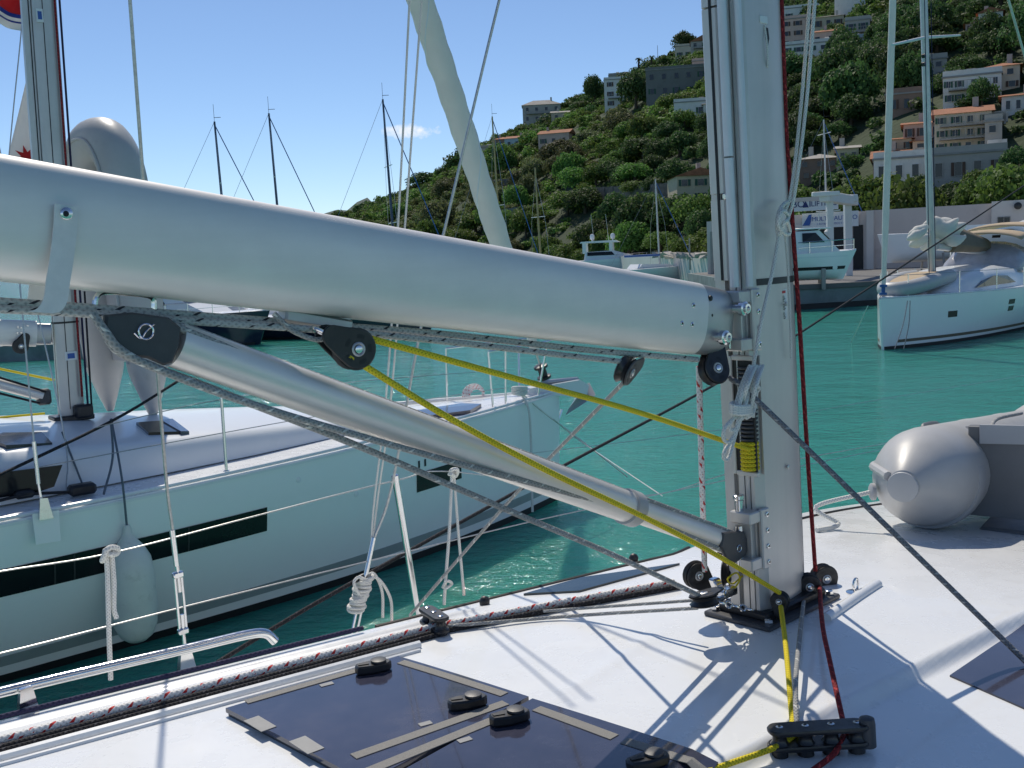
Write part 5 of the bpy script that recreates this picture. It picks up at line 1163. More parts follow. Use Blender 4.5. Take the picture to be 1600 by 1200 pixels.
house('white gabled house left of the silver mast high up', 1399, 1431, 22, 50, 'white', 'side', 1, 2, group=G, roofm='conc')
house('brown house behind the silver mast high up', 1431, 1463, 30, 58, 'brown', 'flat', 2, 2, group=G)
house('white gabled house at the upper right among trees', 1532, 1563, 16, 44, 'white', 'side', 2, 1, group=G)
house('small pale annex beside the upper right gabled house', 1511, 1533, 34, 50, 'pink', 'gable', 1, 2, group=G)
house('ruined grey house half hidden by shrubs', 1437, 1476, 97, 126, 'grey', 'flat', 2, 2, group=G)
house('long white two-storey house with rows of windows', 1481, 1556, 124, 162, 'white', 'flat', 2, 5, group=G, balcony=(1,))
house('cream house with orange roofs near the right edge', 1546, 1588, 98, 142, 'cream', 'hip', 2, 2, group=G)
house('white house with orange roof at the right edge', 1570, 1612, 145, 178, 'white', 'gable', 1, 3, group=G)
house('big cream villa with red roof and three storeys of balconies', 1467, 1541, 170, 238, 'cream', 'gable', 3, 4, group=G, balcony=(1, 2), rise=.2)
house('grey side wing of the cream villa', 1541, 1563, 196, 236, 'grey', 'flat', 2, 1, group=G)
house('pale pink house left of the cream villa behind the mast', 1416, 1467, 188, 220, 'pink', 'gable', 1, 3, group=G)
house('small beige hut with orange roof left of the silver mast', 1394, 1422, 213, 238, 'beige', 'gable', 1, 2, group=G)
house('tiny orange roofed hut behind the silver mast', 1428, 1452, 217, 236, 'cream', 'gable', 1, 1, group=G)
house('long brick red roofed house above the white waterside row', 1370, 1450, 232, 262, 'brown', 'gable', 1, 4, group=G, rise=.5)
house('long white waterside house behind the twin masts', 1372, 1464, 251, 288, 'white', 'flat', 1, 4, group=G)
house('long grey waterside house with dark square windows', 1464, 1562, 245, 288, 'grey', 'flat', 1, 4, group=G)
house('brown low house in the trees right of the red halyard', 1252, 1309, 240, 282, 'brown', 'hip', 2, 3, group=G, roofm='conc')
house('small cream house with grey roof above the boat lift', 1309, 1340, 226, 258, 'yellow', 'gable', 1, 2, group=G, roofm='conc')
house('dark brown ruin wall between the twin masts', 1388, 1442, 150, 178, 'brown', 'flat', 1, 3, group=G)
house('hip roofed villa on the left shoulder of the hill', 818, 876, 156, 192, 'grey', 'hip', 2, 4, group=G, roofm='conc', balcony=(1,))
house('low wing of the villa on the left shoulder', 862, 890, 172, 190, 'beige', 'gable', 1, 2, group=G, roofm='conc')
house('pinkish gabled house below the left shoulder villa', 842, 889, 202, 232, 'pink', 'gable', 1, 3, group=G, yaw=.25)
house('long low pale house with pink roof on the left slope', 789, 828, 211, 233, 'blue', 'gable', 1, 3, group=G, yaw=.3)
house('small brown house left on the ridge behind the furled sail', 772, 802, 213, 234, 'brown', 'hip', 1, 2, group=G)
house('low pale terrace house at the left end of the ridge', 735, 786, 231, 247, 'beige', 'flat', 1, 4, group=G, depth=4)
house('white villa with red tiled corner in the middle of the ridge', 946, 1003, 126, 168, 'white', 'flat', 3, 3, group=G, balcony=(1,))
house('grey roof pavilion above the white ridge villa', 952, 985, 118, 134, 'grey', 'flat', 1, 2, group=G, depth=5)
house('dark grey terraced block left of the mast', 1012, 1104, 110, 152, 'dark', 'flat', 2, 5, group=G)
house('white flat house between palms and the mast', 1056, 1082, 74, 98, 'cream', 'flat', 1, 2, group=G)
house('pale apartment house touching the mast on the skyline', 1081, 1124, 56, 98, 'grey', 'side', 3, 3, group=G, balcony=(1, 2))
house('pink house directly below the skyline apartment house', 1083, 1126, 96, 114, 'pink', 'flat', 1, 3, group=G)
house('long white wall house in the trees left of the mast', 1055, 1108, 161, 188, 'white', 'flat', 1, 2, group=G, skip=((0, 0),))
house('white house with sandy roof against the mast', 1100, 1124, 158, 180, 'white', 'gable', 1, 1, group=G, roofm='conc')
house('cream house with green shutters low beside the mast', 1060, 1130, 264, 318, 'yellow', 'side', 2, 3, group=G, shutters='shut', rise=.22, yaw=-.2)
def rwall(label, u0, v0, u1, v1, hh):
    a = hit(u0, v0); b = hit(u1, v1); d = (b - a); d.z = 0; L_w = d.length; X = d.normalized(); Y = V((-X.y, X.x, 0)); c = (a + b) / 2
    T = thing('retaining_wall', label, 'wall', c); house_spots.append((c.x, c.y - 2, L_w * .5)); n = max(2, int(L_w / 4))
    for i in range(n): MB().box(a.lerp(b, (i + .5) / n) + UP * (hh / 2 - .8) - Y * random.uniform(.6, .8), L_w / n - .08, .6, hh + 1.6, (X, Y, UP)).build('panel', M['stone'], T, smooth=False)
rwall('grey concrete retaining wall on the left slope', 775, 352, 845, 345, 3.2)
rwall('stone retaining wall below the cream house', 930, 312, 1055, 308, 2.2)
rwall('grey terrace wall beside the lit scrub', 738, 300, 800, 292, 2.2)
# palms on the skyline
def palm(label, u, v, h):
    p = hit(u, v + h); s = h * math.hypot(p.x, p.y) / FPX; T = thing('palm_tree', label, 'palm', p, 'palms on the skyline')
    MB().tube([p - UP, p + UP * s * .35, p + UP * s * .7 + V((.2, 0, 0))], [.45, .35, .3], 8).build('trunk', M['bark'], T); top = p + UP * s * .7 + V((.2, 0, 0)); fr = MB()
    for k in range(26):
        a = k * 2.4; e = random.uniform(-.25, 1.1); Ln = s * .42; d = V((math.cos(a) * math.cos(e), math.sin(a) * math.cos(e), math.sin(e))); sd = V((-math.sin(a), math.cos(a), 0)); q = []
        for i in range(6): t = i / 5; q.append((top + d * (Ln * t) - UP * (Ln * .55 * t * t), .32 * (1 - t * .75)))
        for i in range(5):
            (a1, w1), (b1, w2) = q[i], q[i + 1]; fr.add([a1 - sd * w1 - UP * .12, a1, b1, b1 - sd * w2 - UP * .12], [(0, 1, 2, 3)]); fr.add([a1, a1 + sd * w1 - UP * .12, b1 + sd * w2 - UP * .12, b1], [(0, 1, 2, 3)])
    fr.build('fronds', LM[0], T, smooth=False)
for _u in (998, 1018, 1036, 1050): _p = hit(_u, 102); house_spots.append((_p.x, _p.y, 2.0)); house_spots.append((_p.x * .985, _p.y * .985, 1.5))
for lab, u, v, h in (('leftmost palm on the skyline', 998, 88, 17), ('second palm from the left on the skyline', 1018, 85, 17), ('third palm from the left on the skyline', 1036, 86, 15), ('palm nearest the white hilltop house', 1050, 80, 14)): palm(lab, u, v, h)
tag(MB().tube([hit(1028, 97) - UP, hit(1028, 97) + UP * 6], [.12, .08], 6).build('lamp_post', M['conc']), 'thin post between the palms on the skyline', 'post')
# ---------------------------------------------------------------- trees and scrub
cand = []
a0, a1 = uaz(420), uaz(1780)
for k in range(9500):
    a = a0 + (a1 - a0) * rng.random(); r0 = np.interp(a, _ra, _r0); r1 = np.interp(a, _ra, _r1); r = math.sqrt((r0 - 6) ** 2 + ((r1 + 10) ** 2 - (r0 - 6) ** 2) * rng.random())
    x, y = r * math.sin(a), r * math.cos(a); s = rng.uniform(1.5, 4.4) * (1.5 if rng.random() < .2 else 1)
    ok = True
    for (hx, hy, hr) in house_spots:
        q = math.hypot(hx, hy); hxn, hyn = hx / q, hy / q; al = x * hxn + y * hyn - q; la = abs(x * hyn - y * hxn)
        if la < hr * 1.15 + s * .55 and -22 < al < 9:
            if al > -1.3: ok = False; break
            if rng.random() < .22: continue
            s = min(s, max(.9, (.28 * -al + 1.3) / 1.0))
    if ok: cand.append((x, y, s, r))
kept = []; cell = {}
for (x, y, s, r) in cand:
    ci, cj = int(x // 6), int(y // 6); good = True
    for i in (-1, 0, 1):
        for j in (-1, 0, 1):
            for (x2, y2, s2) in cell.get((ci + i, cj + j), ()):
                if math.hypot(x - x2, y - y2) < .50 * (s + s2): good = False
    if good: kept.append((x, y, s, r)); cell.setdefault((ci, cj), []).append((x, y, s))
for k in range(7000):                                   # low shrubs fill the gaps between the crowns
    a = a0 + (a1 - a0) * rng.random(); r0 = np.interp(a, _ra, _r0); r1 = np.interp(a, _ra, _r1); r = math.sqrt((r0 - 4) ** 2 + ((r1 + 6) ** 2 - (r0 - 4) ** 2) * rng.random()); x, y = r * math.sin(a), r * math.cos(a); s = rng.uniform(.8, 1.7); good = True
    for (hx, hy, hr) in house_spots:
        q = math.hypot(hx, hy); al = (x * hx + y * hy) / q - q; la = abs(x * hy - y * hx) / q
        if la < hr + s * .3 and -1.0 < al < 8: good = False; break
    if not good: continue
    ci, cj = int(x // 6), int(y // 6)
    for i in (-1, 0, 1):
        for j in (-1, 0, 1):
            for (x2, y2, s2) in cell.get((ci + i, cj + j), ()):
                if math.hypot(x - x2, y - y2) < .46 * (s + s2): good = False
    if good: kept.append((x, y, s, r)); cell.setdefault((ci, cj), []).append((x, y, s))
def zone(x, y):                                         # patches of one kind of growth
    q = math.sin(x * .031 + 2) + math.sin(y * .027 + x * .012) + rng.normal() * .55; return 0 if q < -.25 else (1 if q < 1.15 else 2)
kept.sort(key=lambda k: -k[2] / k[3])
TL = ['dense dark evergreen tree among many on the wooded hillside', 'bushy mid green tree among many on the wooded hillside', 'pale olive toned shrub among many on the wooded hillside']
for i, (x, y, s, r) in enumerate(kept[:290]):
    k = zone(x, y); z = hgt(x, y); T = thing('hillside_tree', TL[k], 'tree', (x, y, z), ['dark evergreens on the hillside', 'green trees on the hillside', 'olive shrubs on the hillside'][k])
    T.scale = (s * random.uniform(.8, 1.2), s * random.uniform(.8, 1.2), s * random.uniform(.75, 1.55)); T.rotation_euler.z = random.uniform(0, 6.28)
    for (nm, me) in (('crown', CR[k][i % 3]), ('trunk', TME)):
        o = bpy.data.objects.new(nm, me); COL.objects.link(o); o.parent = T
protos = [crown_arrays(520, .068, 300 + j, lobes=14) for j in range(8)]
small = [crown_arrays(170, .11, 500 + j, lobes=8) for j in range(6)]; packs = [[], [], []]
for (x, y, s, r) in kept[290:]:
    k = zone(x, y); v = (protos[rng.integers(0, 8)] if s > 1.75 else small[rng.integers(0, 6)]) * np.array([s, s, s * rng.uniform(.75, 1.15)]); a = rng.uniform(0, 6.28); c_, s_ = math.cos(a), math.sin(a)
    packs[k].append(np.stack([v[:, 0] * c_ - v[:, 1] * s_ + x, v[:, 0] * s_ + v[:, 1] * c_ + y, v[:, 2] + hgt(x, y) - .3 * s], 1))
for k, nm in enumerate(('dark_scrub', 'green_scrub', 'olive_scrub')):
    if packs[k]:
        o = bpy.data.objects.new(nm, quads_mesh(nm, np.concatenate(packs[k]), LS[k])); COL.objects.link(o)
        tag(o, ['mass of dark evergreen scrub covering the hillside', 'mass of mid green scrub covering the hillside', 'mass of pale olive scrub covering the hillside'][k], kind='stuff')
# ---------------------------------------------------------------- quay and boatyard
M['quay'] = mat('quay_concrete', (.20, .24, .24), .85, var=.25, scale=.8, dirt=(.6, .5, (.09, .12, .12), .6), bstr=.2, bscale=3, bdist=.03); M['qtop'] = mat('quay_paving', (.15, .145, .14), .9, var=.2, scale=.5)
QA, QB = onz(1244, 484, 0), onz(1362, 477, 0); qd = (QB - QA).normalized(); qn = V((-qd.y, qd.x, 0))
mb = MB(); q0 = QA - qd * 1.0; q1 = QA + qd * 60; mb.hull([p + UP * z for p in (q0, q1, V((70, 105, 0)), V((13.6, 80, 0))) for z in (-2, 1.05)]); qy = mb.build('quay', M['quay'], smooth=False); tag(qy, 'concrete quay under the boat lift', kind='structure')
MB().hull([p + UP * z for p in (q0 + qn * .2 + qd * .3, q1 + qn * .2, V((69, 104, 0)), V((13.8, 79, 0))) for z in (1.04, 1.065)]).build('paving', M['qtop'], qy, smooth=False)
MB().box(q0.lerp(q1, .5) + UP * .98 - qn * .04, 61, .1, .22, (qd, qn, UP), .02).build('kerb', M['qtop'], qy, smooth=False)
MB().box(q0.lerp(q1, .5) + UP * .10 - qn * .03, 61, .08, .28, (qd, qn, UP), .01).build('tide_mark', M['anti'], qy, smooth=False)
# yard buildings: one facade line
P1 = atr(1104, 400, 75); P2 = atr(1640, 400, 72); P1.z = 1.07; P2.z = 1.07
fd = (P2 - P1).normalized(); FA = Frame(P1, math.atan2(fd.x, fd.y)); fn = -FA.L if FA.L.dot(V((0, 1, 0))) > 0 else FA.L       # fn towards us
fa = lambda u, v, o=0.0: FA.onl(u, v, 0) + fn * o
M['hall'] = mat('pale_pink_render', (.64, .56, .51), .9, var=.08, scale=.25, dirt=(.35, .55, (.34, .30, .27), .4), bstr=.1, bscale=4, bdist=.02); M['halls'] = mat('pale_render', (.68, .63, .58), .9, var=.08, scale=.3)
def slab(T, u0, u1, vt, name, m, o0=0.0, dep=14.0, zb=.9, vt2=None):
    A = fa(u0, vt); B = fa(u1, vt2 or vt); z1 = (A.z + B.z) / 2
    return MB().hull([V((p.x, p.y, z)) + fn * o for p in (A, B) for z in (zb, z1) for o in (o0, o0 - dep)]).build(name, m, T, smooth=False)
def sheet(T, u0, v0, u1, v1, name, m, o, t=.08):
    A = fa(u0, v0); B = fa(u1, v1); z0, z1 = min(A.z, B.z), max(A.z, B.z)
    return MB().hull([V((p.x, p.y, z)) + fn * q for p in (A, B) for z in (z0, z1) for q in (o, o - t)]).build(name, m, T, smooth=False)
YB = thing('warehouse', 'tall pinkish grey warehouse end wall just left of the mast', 'building', fa(1120, 440))
slab(YB, 1104, 1150, 345, 'wall', M['hall']); sheet(YB, 1110, 362, 1116, 440, 'downpipe', M['conc'], .12, .14)
YH = thing('boatyard_hall', 'pale boatyard hall with dark doorways and a blue lettered sign', 'building', fa(1290, 420))
slab(YH, 1205, 1352, 334, 'wall', M['hall'], -.02)
for (u0, u1) in ((1266, 1300), (1302, 1322), (1333, 1349)): sheet(YH, u0, 352, u1, 446, 'doorway', M['gline'], .03, .1)
sheet(YH, 1243, 352, 1262, 388, 'door_panel', M['halls'], .06)
sg = sheet(YH, 1254, 334, 1342, 353, 'sign_board', M['sticker'], .16, .08)
X_ = FA.F if FA.F.x > 0 else -FA.F
hs = (fa(1300, 334).z - fa(1300, 353).z)
text_mesh('MULTINAUTICO', hs * .50, fa(1304.5, 341, .17), X_, UP, 'sign_lettering', M['bluep'], sg, lift=.02); text_mesh('CANTIERE NAUTICO E SERVIZI', hs * .2, fa(1304, 349, .17), X_, UP, 'sign_lettering', M['bluep'], sg, lift=.02)
c = fa(1263, 344, .17); MB().prism([(-.34, -.36), (.12, -.36), (.2, -.1), (.25, .36), (.08, .34), (-.1, .05)], c + fn * .02, X_, UP, .02).build('sign_emblem', M['bluep'], sg, smooth=False)
BS = thing('sign', 'white overhead sign with BOAT in bold blue letters', 'sign', fa(1270, 330, .6))
b_ = sheet(BS, 1236, 312, 1312, 327, 'board', M['sticker'], .7, .2); sheet(BS, 1236, 310.5, 1313, 312, 'top_edge', M['hall'], .75, .3)
text_mesh('BO', .62, fa(1251, 320, .71), X_, UP, 'bold_lettering', M['navyp'], b_, lift=.02); text_mesh('T', .62, fa(1269, 319, .71), X_, UP, 'bold_lettering', M['navyp'], b_, lift=.02); text_mesh('LIFTING', .46, fa(1290.5, 318.3, .71), X_, UP, 'thin_lettering', M['navyp'], b_, lift=.02)
c = fa(1262.2, 319.8, .72); MB().prism([(-.2, -.2), (.2, -.2), (0, .22)], c, X_, UP, .02).build('triangle_letter', M['navyp'], b_, smooth=False)
for u in (1238, 1300): sheet(BS, u - .6, 326, u + .6, 338, 'bracket', M['alud'], .6, .1)
YW = thing('yard_wall', 'long pale pink yard wall behind the boats on stands', 'wall', fa(1450, 400))
slab(YW, 1352, 1550, 331, 'wall', M['hall'], .0, 10, vt2=316); slab(YW, 1355, 1366, 329, 'round_pier', M['halls'], .35, 1)
YE = thing('yard_office', 'pale office block with a two-pane window at the right edge', 'building', fa(1580, 400))
slab(YE, 1550, 1700, 311, 'wall', M['halls'], .5, 10); w = sheet(YE, 1559, 339, 1579, 359, 'window', M['conc'], .56, .1)
sheet(YE, 1560.2, 340, 1568.2, 358, 'pane', M['pane'], .58, .06); sheet(YE, 1569.8, 340, 1577.8, 358, 'pane', M['pane'], .58, .06)
MB().lathe([(0, .2), (.3, .22), (.35, .05)], fa(1591, 322, .5), fn, 12).build('wall_lamp', M['plast'], YE)
# travel lift gantry
M['wpaint'] = mat('white_painted_steel', (.70, .70, .68), .5, var=.08, scale=1, dirt=(2, .58, (.4, .33, .25), .4))
LF = thing('boat_lift', 'white travelling boat lift gantry in front of the hall signs', 'lift', atr(1312, 440, 56))
def G_(u, v, r): return atr(u, v, r)
for (u, ut, vt, vb, r, w) in ((1298, 1296, 312, 442, 55, .30), (1326, 1324, 318, 442, 60, .36)):
    A = G_(u, vb, r); B = G_(ut, vt, r); A.z = 1.06; MB().box((A + B) / 2, w, w, (B - A).length, (CX, (B - A).normalized().cross(CX), (B - A).normalized()), .02).build('column', M['wpaint'], LF, ang=.3)
A = G_(1288, 307, 54); B = G_(1334, 314, 61); d_ = (B - A).normalized(); MB().box((A + B) / 2, (B - A).length, .5, .5, (d_, d_.cross(UP).normalized(), UP), .04).build('top_beam', M['wpaint'], LF, ang=.3)
MB().box(G_(1290, 303, 54), 1.3, .3, .22, (V((1, 0, 0)), V((0, 1, 0)), UP), .03).build('jib_arm', M['wpaint'], LF); MB().box(G_(1331, 310, 60), .5, .5, .4, (V((1, 0, 0)), V((0, 1, 0)), UP), .03).build('hoist', M['wpaint'], LF)
A = G_(1275, 331, 55); B = G_(1313, 328, 55); MB().tube([A, G_(1295, 331, 55), B], .03, 8).build('spreader_bar', M['wpaint'], LF)
for u in (1278, 1293): MB().lathe([(-.25, .05), (-.2, .14), (.1, .16), (.2, .08)], G_(u, 365, 55), UP, 10).build('hook_block', M['wpaint'], LF); MB().tube([G_(u, 360, 55), G_(u + 2, 330, 55)], .015, 5).build('cable', M['wire'], LF)
# ---------------------------------------------------------------- motor boats and yachts
def frame_at(p, toward_az, z=0.0): return Frame((p.x, p.y, z), toward_az)
M['tan'] = mat('tan_canvas', (.46, .36, .24), .85, var=.12, scale=2, bstr=.3, bscale=3, bdist=.03); M['brownc'] = mat('brown_canvas', (.17, .135, .09), .85, var=.15, scale=2, bstr=.3, bscale=2, bdist=.04); M['bluec'] = mat('blue_cover', (.04, .12, .34), .7, var=.15, scale=3); M['clearv'] = mat('clear_vinyl', (.42, .42, .46), .18, var=.25, scale=3, bstr=.4, bscale=2.5, bdist=.08)
def motorboat(label, fr, L, B, fb, cab=None, hullm='gel2', z=0.0, name='motor_boat', bimini=None, rail=True, parts_scale=1.0, fly=False):
    T = thing(name, label, 'boat', fr(-L / 2, 0, 0)); h = Hull(fr, L, B, fb * 1.25, fb, flare=.3, full=.55, rake=.45, n=22); hm, rw = h.mesh(); hm.build('hull', M[hullm], T)
    deck_mesh(rw, fr, .02, .08).build('deck', M['gel'], T)
    for sd in (-1, 1): h.band(.3, L * .98, lambda x: fb * .82, lambda x: fb * .90, sd, .01, 12).build('rubbing_strake', M['cabin'], T); h.band(.2, L * .98, lambda x: -.04, lambda x: .10, sd, .008, 12).build('waterline_band', M['anti'], T)
    if cab:
        x0, x1, ch, wf = cab; rows = []; pr = [(x0, 0.05), (x0 + (x1 - x0) * .22, .55), (x0 + (x1 - x0) * .42, 1.0), (x1 - .2, 1.0), (x1, .1)]
        rows = []
        for (x, k) in pr:
            w = h.half(x) * wf; zb = h.sheer(x) - .02; zt = zb + ch * k; rows.append([fr(-x, -w, zb), fr(-x, -w * .93, zb + (zt - zb) * .6), fr(-x, -w * .84, zt), fr(-x, 0, zt + .06 * k), fr(-x, w * .84, zt), fr(-x, w * .93, zb + (zt - zb) * .6), fr(-x, w, zb)])
        mb = MB(); mb.grid(rows); mb.build('cabin', M['cabin'], T, ang=.5)
        for sd in (-1, 1):
            xa, xb = x0 + (x1 - x0) * .45, x1 - .5; w = h.half((xa + xb) / 2) * wf * .95; zb = h.sheer(xa); mb = MB(); mb.hull([fr(-x, sd * (h.half(x) * wf * q + .012 + o), zb + ch * k) for (x, k, q) in ((xa - .3, .45, .955), (xa + .1, .88, .89), (xb, .88, .89), (xb, .45, .955)) for o in (0, -.05)]); mb.build('side_window', M['glass'], T, smooth=False)
        mb = MB(); mb.hull([fr(-x + o, l * h.half(x) * wf * .78, h.sheer(x) + ch * k + .02) for (x, k) in ((x0 + (x1 - x0) * .20, .52), (x0 + (x1 - x0) * .40, .97)) for l in (-1, 1) for o in (.03, 0)]); mb.build('windscreen', M['glass2'], T, smooth=False)
    if rail:
        for sd in (-1, 1):
            pts = [h.pt(.1 + i * .5, h.sheer(.1 + i * .5), sd, -.08) + UP * .5 for i in range(int(L * .55 / .5))]
            rl = MB(); rl.tube(pts, .018, 6); [rl.tube([p, p - UP * .5], .015, 5) for p in pts[::2]]; rl.tube([p - UP * .25 for p in pts], .012, 5); rl.build('bow_rail', M['steel'], T)
    return T, h
# white launch on its cradle on the quay
p = atr(1338, 428, 50); fr = Frame((p.x, p.y, 1.75), math.radians(100)); T, h = motorboat('small white cabin launch standing on the quay by the red halyard', fr, 6.0, 1.15, .62, (.75, 2.9, 1.0, .88), rail=True)
for x in (1.5, 4.2):
    for sd in (-1, 1): MB().box(fr(-x, sd * .7, -.45), .18, .18, .95, (fr.F, fr.L, UP), .02).build('cradle_post', M['conc'], T)
MB().box(fr(-2.0, 0, 1.80), 1.7, 1.5, .07, (fr.F, fr.L, UP), .02).build('hard_top', M['gel'], T)
# yacht hulls on stands
def stand_hull(label, u_bow, v_deck, r, az, L, B, fb, z):
    p = atr(u_bow, v_deck, r); fr = Frame((p.x, p.y, z), az); T = thing('yacht_on_stands', label, 'yacht', fr(-L / 2, 0, -1)); h = Hull(fr, L, B, fb * 1.1, fb, flare=.3, rake=.35, keel=-.55, n=24); hm, rw = h.mesh(); hm.build('hull', M['gel2'], T); deck_mesh(rw, fr, .02).build('deck', M['gel'], T)
    for sd in (-1, 1):
        for x in (L * .40, L * .55, L * .8): h.band(x, x + .45, lambda x: fb * .62, lambda x: fb * .78, sd, .01, 3).build('port_light', M['glass'], T)
        for x in (L * .3, L * .7): MB().tube([fr(-x, sd * B * .8, -.1), fr(-x, sd * B * .95, -z + 1.06)], .06, 6).build('stand', M['conc'], T)
    MB().hull([fr(-L * .42, l, q) for l in (-.1, .1) for q in (-.4, -z + 1.1)] + [fr(-L * .6, l, q) for l in (-.1, .1) for q in (-.4, -z + 1.1)]).build('keel', M['anti'], T)
    mb = MB(); mb.hull([fr(-x, l * B * .6, fb + zz) for (x, zz) in ((L * .28, .05), (L * .38, .38), (L * .72, .45), (L * .75, .1)) for l in (-1, 1)]); mb.build('cabin', M['cabin'], T, ang=.4)
    return T, fr, h
stand_hull('pale yacht hull propped on stands behind the furled forestay', 1371, 372, 63, math.radians(268), 10.5, 1.6, .95, 2.15)
stand_hull('white yacht hull on stands in front of the office window', 1512, 366, 66, math.radians(264), 11, 1.7, 1.05, 2.3)
tag(MB().hull([atr(u, v, r) for (u, v) in ((1429, 425), (1456, 424), (1452, 432), (1438, 433)) for r in (52, 53.4)]).build('small_boat', M['bluec'], smooth=False), 'small boat under a blue cover on the quay beside the right mast', 'boat')
# the yacht on the right
_rb = onz(1375, 548, 0); _rb2 = onz(1600, 521, 0); RBZ = math.atan2(_rb.x - _rb2.x, _rb.y - _rb2.y)
RB = Frame((_rb.x, _rb.y, 0), R(221)); rl_ = RB.onl
fbR = RB.onf(1362, 468, .1).z
RH = Hull(RB, 13.5, 2.05, fbR, fbR * .93, flare=.22, rake=.12, full=.55)
RY = thing('sailing_yacht', 'white sloop with tan bimini moored at the right, bow toward the camera', 'yacht', RB(-6, 0, 0))
hm, rw = RH.mesh(); hm.build('hull', M['gel2'], RY); deck_mesh(rw, RB, .02, .08).build('deck', M['gel'], RY)
side = -1 if (RB(-5, -1, 0)).length < (RB(-5, 1, 0)).length else 1
for sd in (-1, 1):
    RH.band(.03, 13.2, lambda x: -.05, lambda x: .09, sd).build('waterline_band', M['anti'], RY); RH.band(.5, 13.2, lambda x: .17, lambda x: .25, sd).build('boot_stripe', M['brownc'], RY)
    for (x, zz, w_, h_) in ((2.35, .72, .36, .17), (5.2, .90, .34, .14), (5.25, .70, .30, .14)): RH.band(x, x + w_, lambda q: zz, lambda q: zz + h_, sd, .01, 4).build('hull_window', M['glass'], RY)
    MB().tube([RH.pt(.05 + .4 * i, RH.sheer(.05 + .4 * i), sd, -.03) + UP * .02 for i in range(33)], .025, 6).build('toe_rail', M['gel'], RY)
    for x in (1.0, 2.9, 4.6, 6.2, 8.0): q = RH.pt(x, RH.sheer(x), sd, -.08); MB().tube([q, q + UP * .62], .014, 6).build('stanchion', M['steel'], RY)
    MB().tube([RH.pt(.2 + .4 * i, RH.sheer(.2 + .4 * i), sd, -.08) + UP * .6 for i in range(24)], .008, 5).build('guard_wire', M['wire'], RY)
rows = []
for (x, w, h) in ((2.6, .5, .02), (3.4, .85, .22), (4.4, 1.1, .42), (5.4, 1.25, .58), (7.0, 1.35, .62), (8.6, 1.35, .5)):
    zb = RH.sheer(x); rows.append([RB(-x, a * w, zb + b * h) for (a, b) in ((-1, 0), (-.96, .5), (-.85, .95), (-.6, 1.08), (0, 1.15), (.6, 1.08), (.85, .95), (.96, .5), (1, 0))])
mb = MB(); mb.grid(rows); mb.build('coachroof', M['cabin'], RY, ang=1.0)
for sd in (-1, 1):
    mb = MB(); mb.hull([RB(-x, sd * (w + o), RH.sheer(x) + z) for (x, z, w) in ((4.3, .10, 1.10), (4.8, .28, 1.12), (5.6, .40, 1.20), (6.6, .36, 1.29), (7.2, .14, 1.37)) for o in (.0, .03)]); mb.build('cabin_window', M['glass2'], RY, smooth=False)
rm0 = rl_(1457, 432, 0); rmt = rl_(1442, -40, 0); RM = thing('mast', 'silver mast of the right yacht with a spreader near the top', 'mast', rm0)
MB().tube([rm0 - UP * .4, rmt], .105, 14).build('tube', M['alu'], RM)
sp0 = rm0.lerp(rmt, .80); MB().tube([rl_(1394, 70, .9), sp0, rl_(1500, 55, -.9)], [.03, .045, .03], 8).build('spreader', M['wpaint'], RM)
for v in (87, 100): MB().lathe([(0, .06), (.09, .06)], rl_(1446, v, side * .12), -RB.L, 10).build('fitting', M['plast'], RM)
for u in (1452, 1462): MB().tube([rl_(u, 430, side * .15), rl_(u - 8, -40, side * .15)], .012, 5).build('halyard', M['r_navy'], RM)
FS = thing('furled_sail', 'slim pale furled headsail on the forestay of the right yacht', 'sail', rl_(1360, 446, 0))
A = RB(-.25, 0, fbR + .35); B = rl_(1396, -30, 0); MB().tube([A.lerp(B, i / 20) for i in range(21)], [.06 + .03 * sm(i / 5) for i in range(21)], 12).build('rolled_cloth', M['sail'], FS)
MB().lathe([(0, .10), (.06, .10), (.07, .05), (.2, .05), (.21, .1), (.27, .1)], A - (B - A).normalized() * .25, (B - A), 12).build('furling_drum', M['bluec'], FS)
SB = thing('sail_bag', 'brown boom bag with white sail bundled at its mast end on the right yacht', 'sail cover', rl_(1500, 390, 0))
def bagsec(u, vt, vb, w): a = rl_(u, vt, 0); b = rl_(u, vb, 0); return [a + RB.L * .02, a.lerp(b, .25) + RB.L * w * .7, a.lerp(b, .75) + RB.L * w, b + RB.L * w * .4, b - RB.L * w * .4, a.lerp(b, .75) - RB.L * w, a.lerp(b, .25) - RB.L * w * .7, a - RB.L * .02]
mb = MB(); mb.grid([bagsec(1482, 350, 394, .30), bagsec(1500, 356, 394, .28), bagsec(1524, 366, 394, .26), bagsec(1541, 373, 393, .2)], wrap=True); mb.f.append(list(range(8))); mb.uv.append([(0, 0)] * 8); mb.f.append(list(range(24, 32))); mb.uv.append([(0, 0)] * 8); mb.build('bag', M['brownc'], SB, ang=.8)
mb = MB(); mb.tube([rl_(1462, 385, 0), rl_(1545, 394, 0)], .11, 12); mb.build('boom', M['alu'], SB)
for i in range(9):
    c = rl_(1462 + random.uniform(0, 20), 352 + random.uniform(0, 26), random.uniform(-.15, .15)); mb = MB(); r = random.uniform(.14, .24); mb.tube(spline([c + V((-.5, 0, random.uniform(-.2, .05))), c + V((-.1, .1, .10)), c + V((.15, -.05, -.08)), c + V((.55, 0, random.uniform(-.05, .2)))], 5), [r * (.15 + .85 * math.sin(math.pi * q / 15) ** .7) * (1 + .07 * math.sin(q * 1.1 + i)) for q in range(16)], 14); mb.build('sail_fold', M['sail'], SB, ang=2)
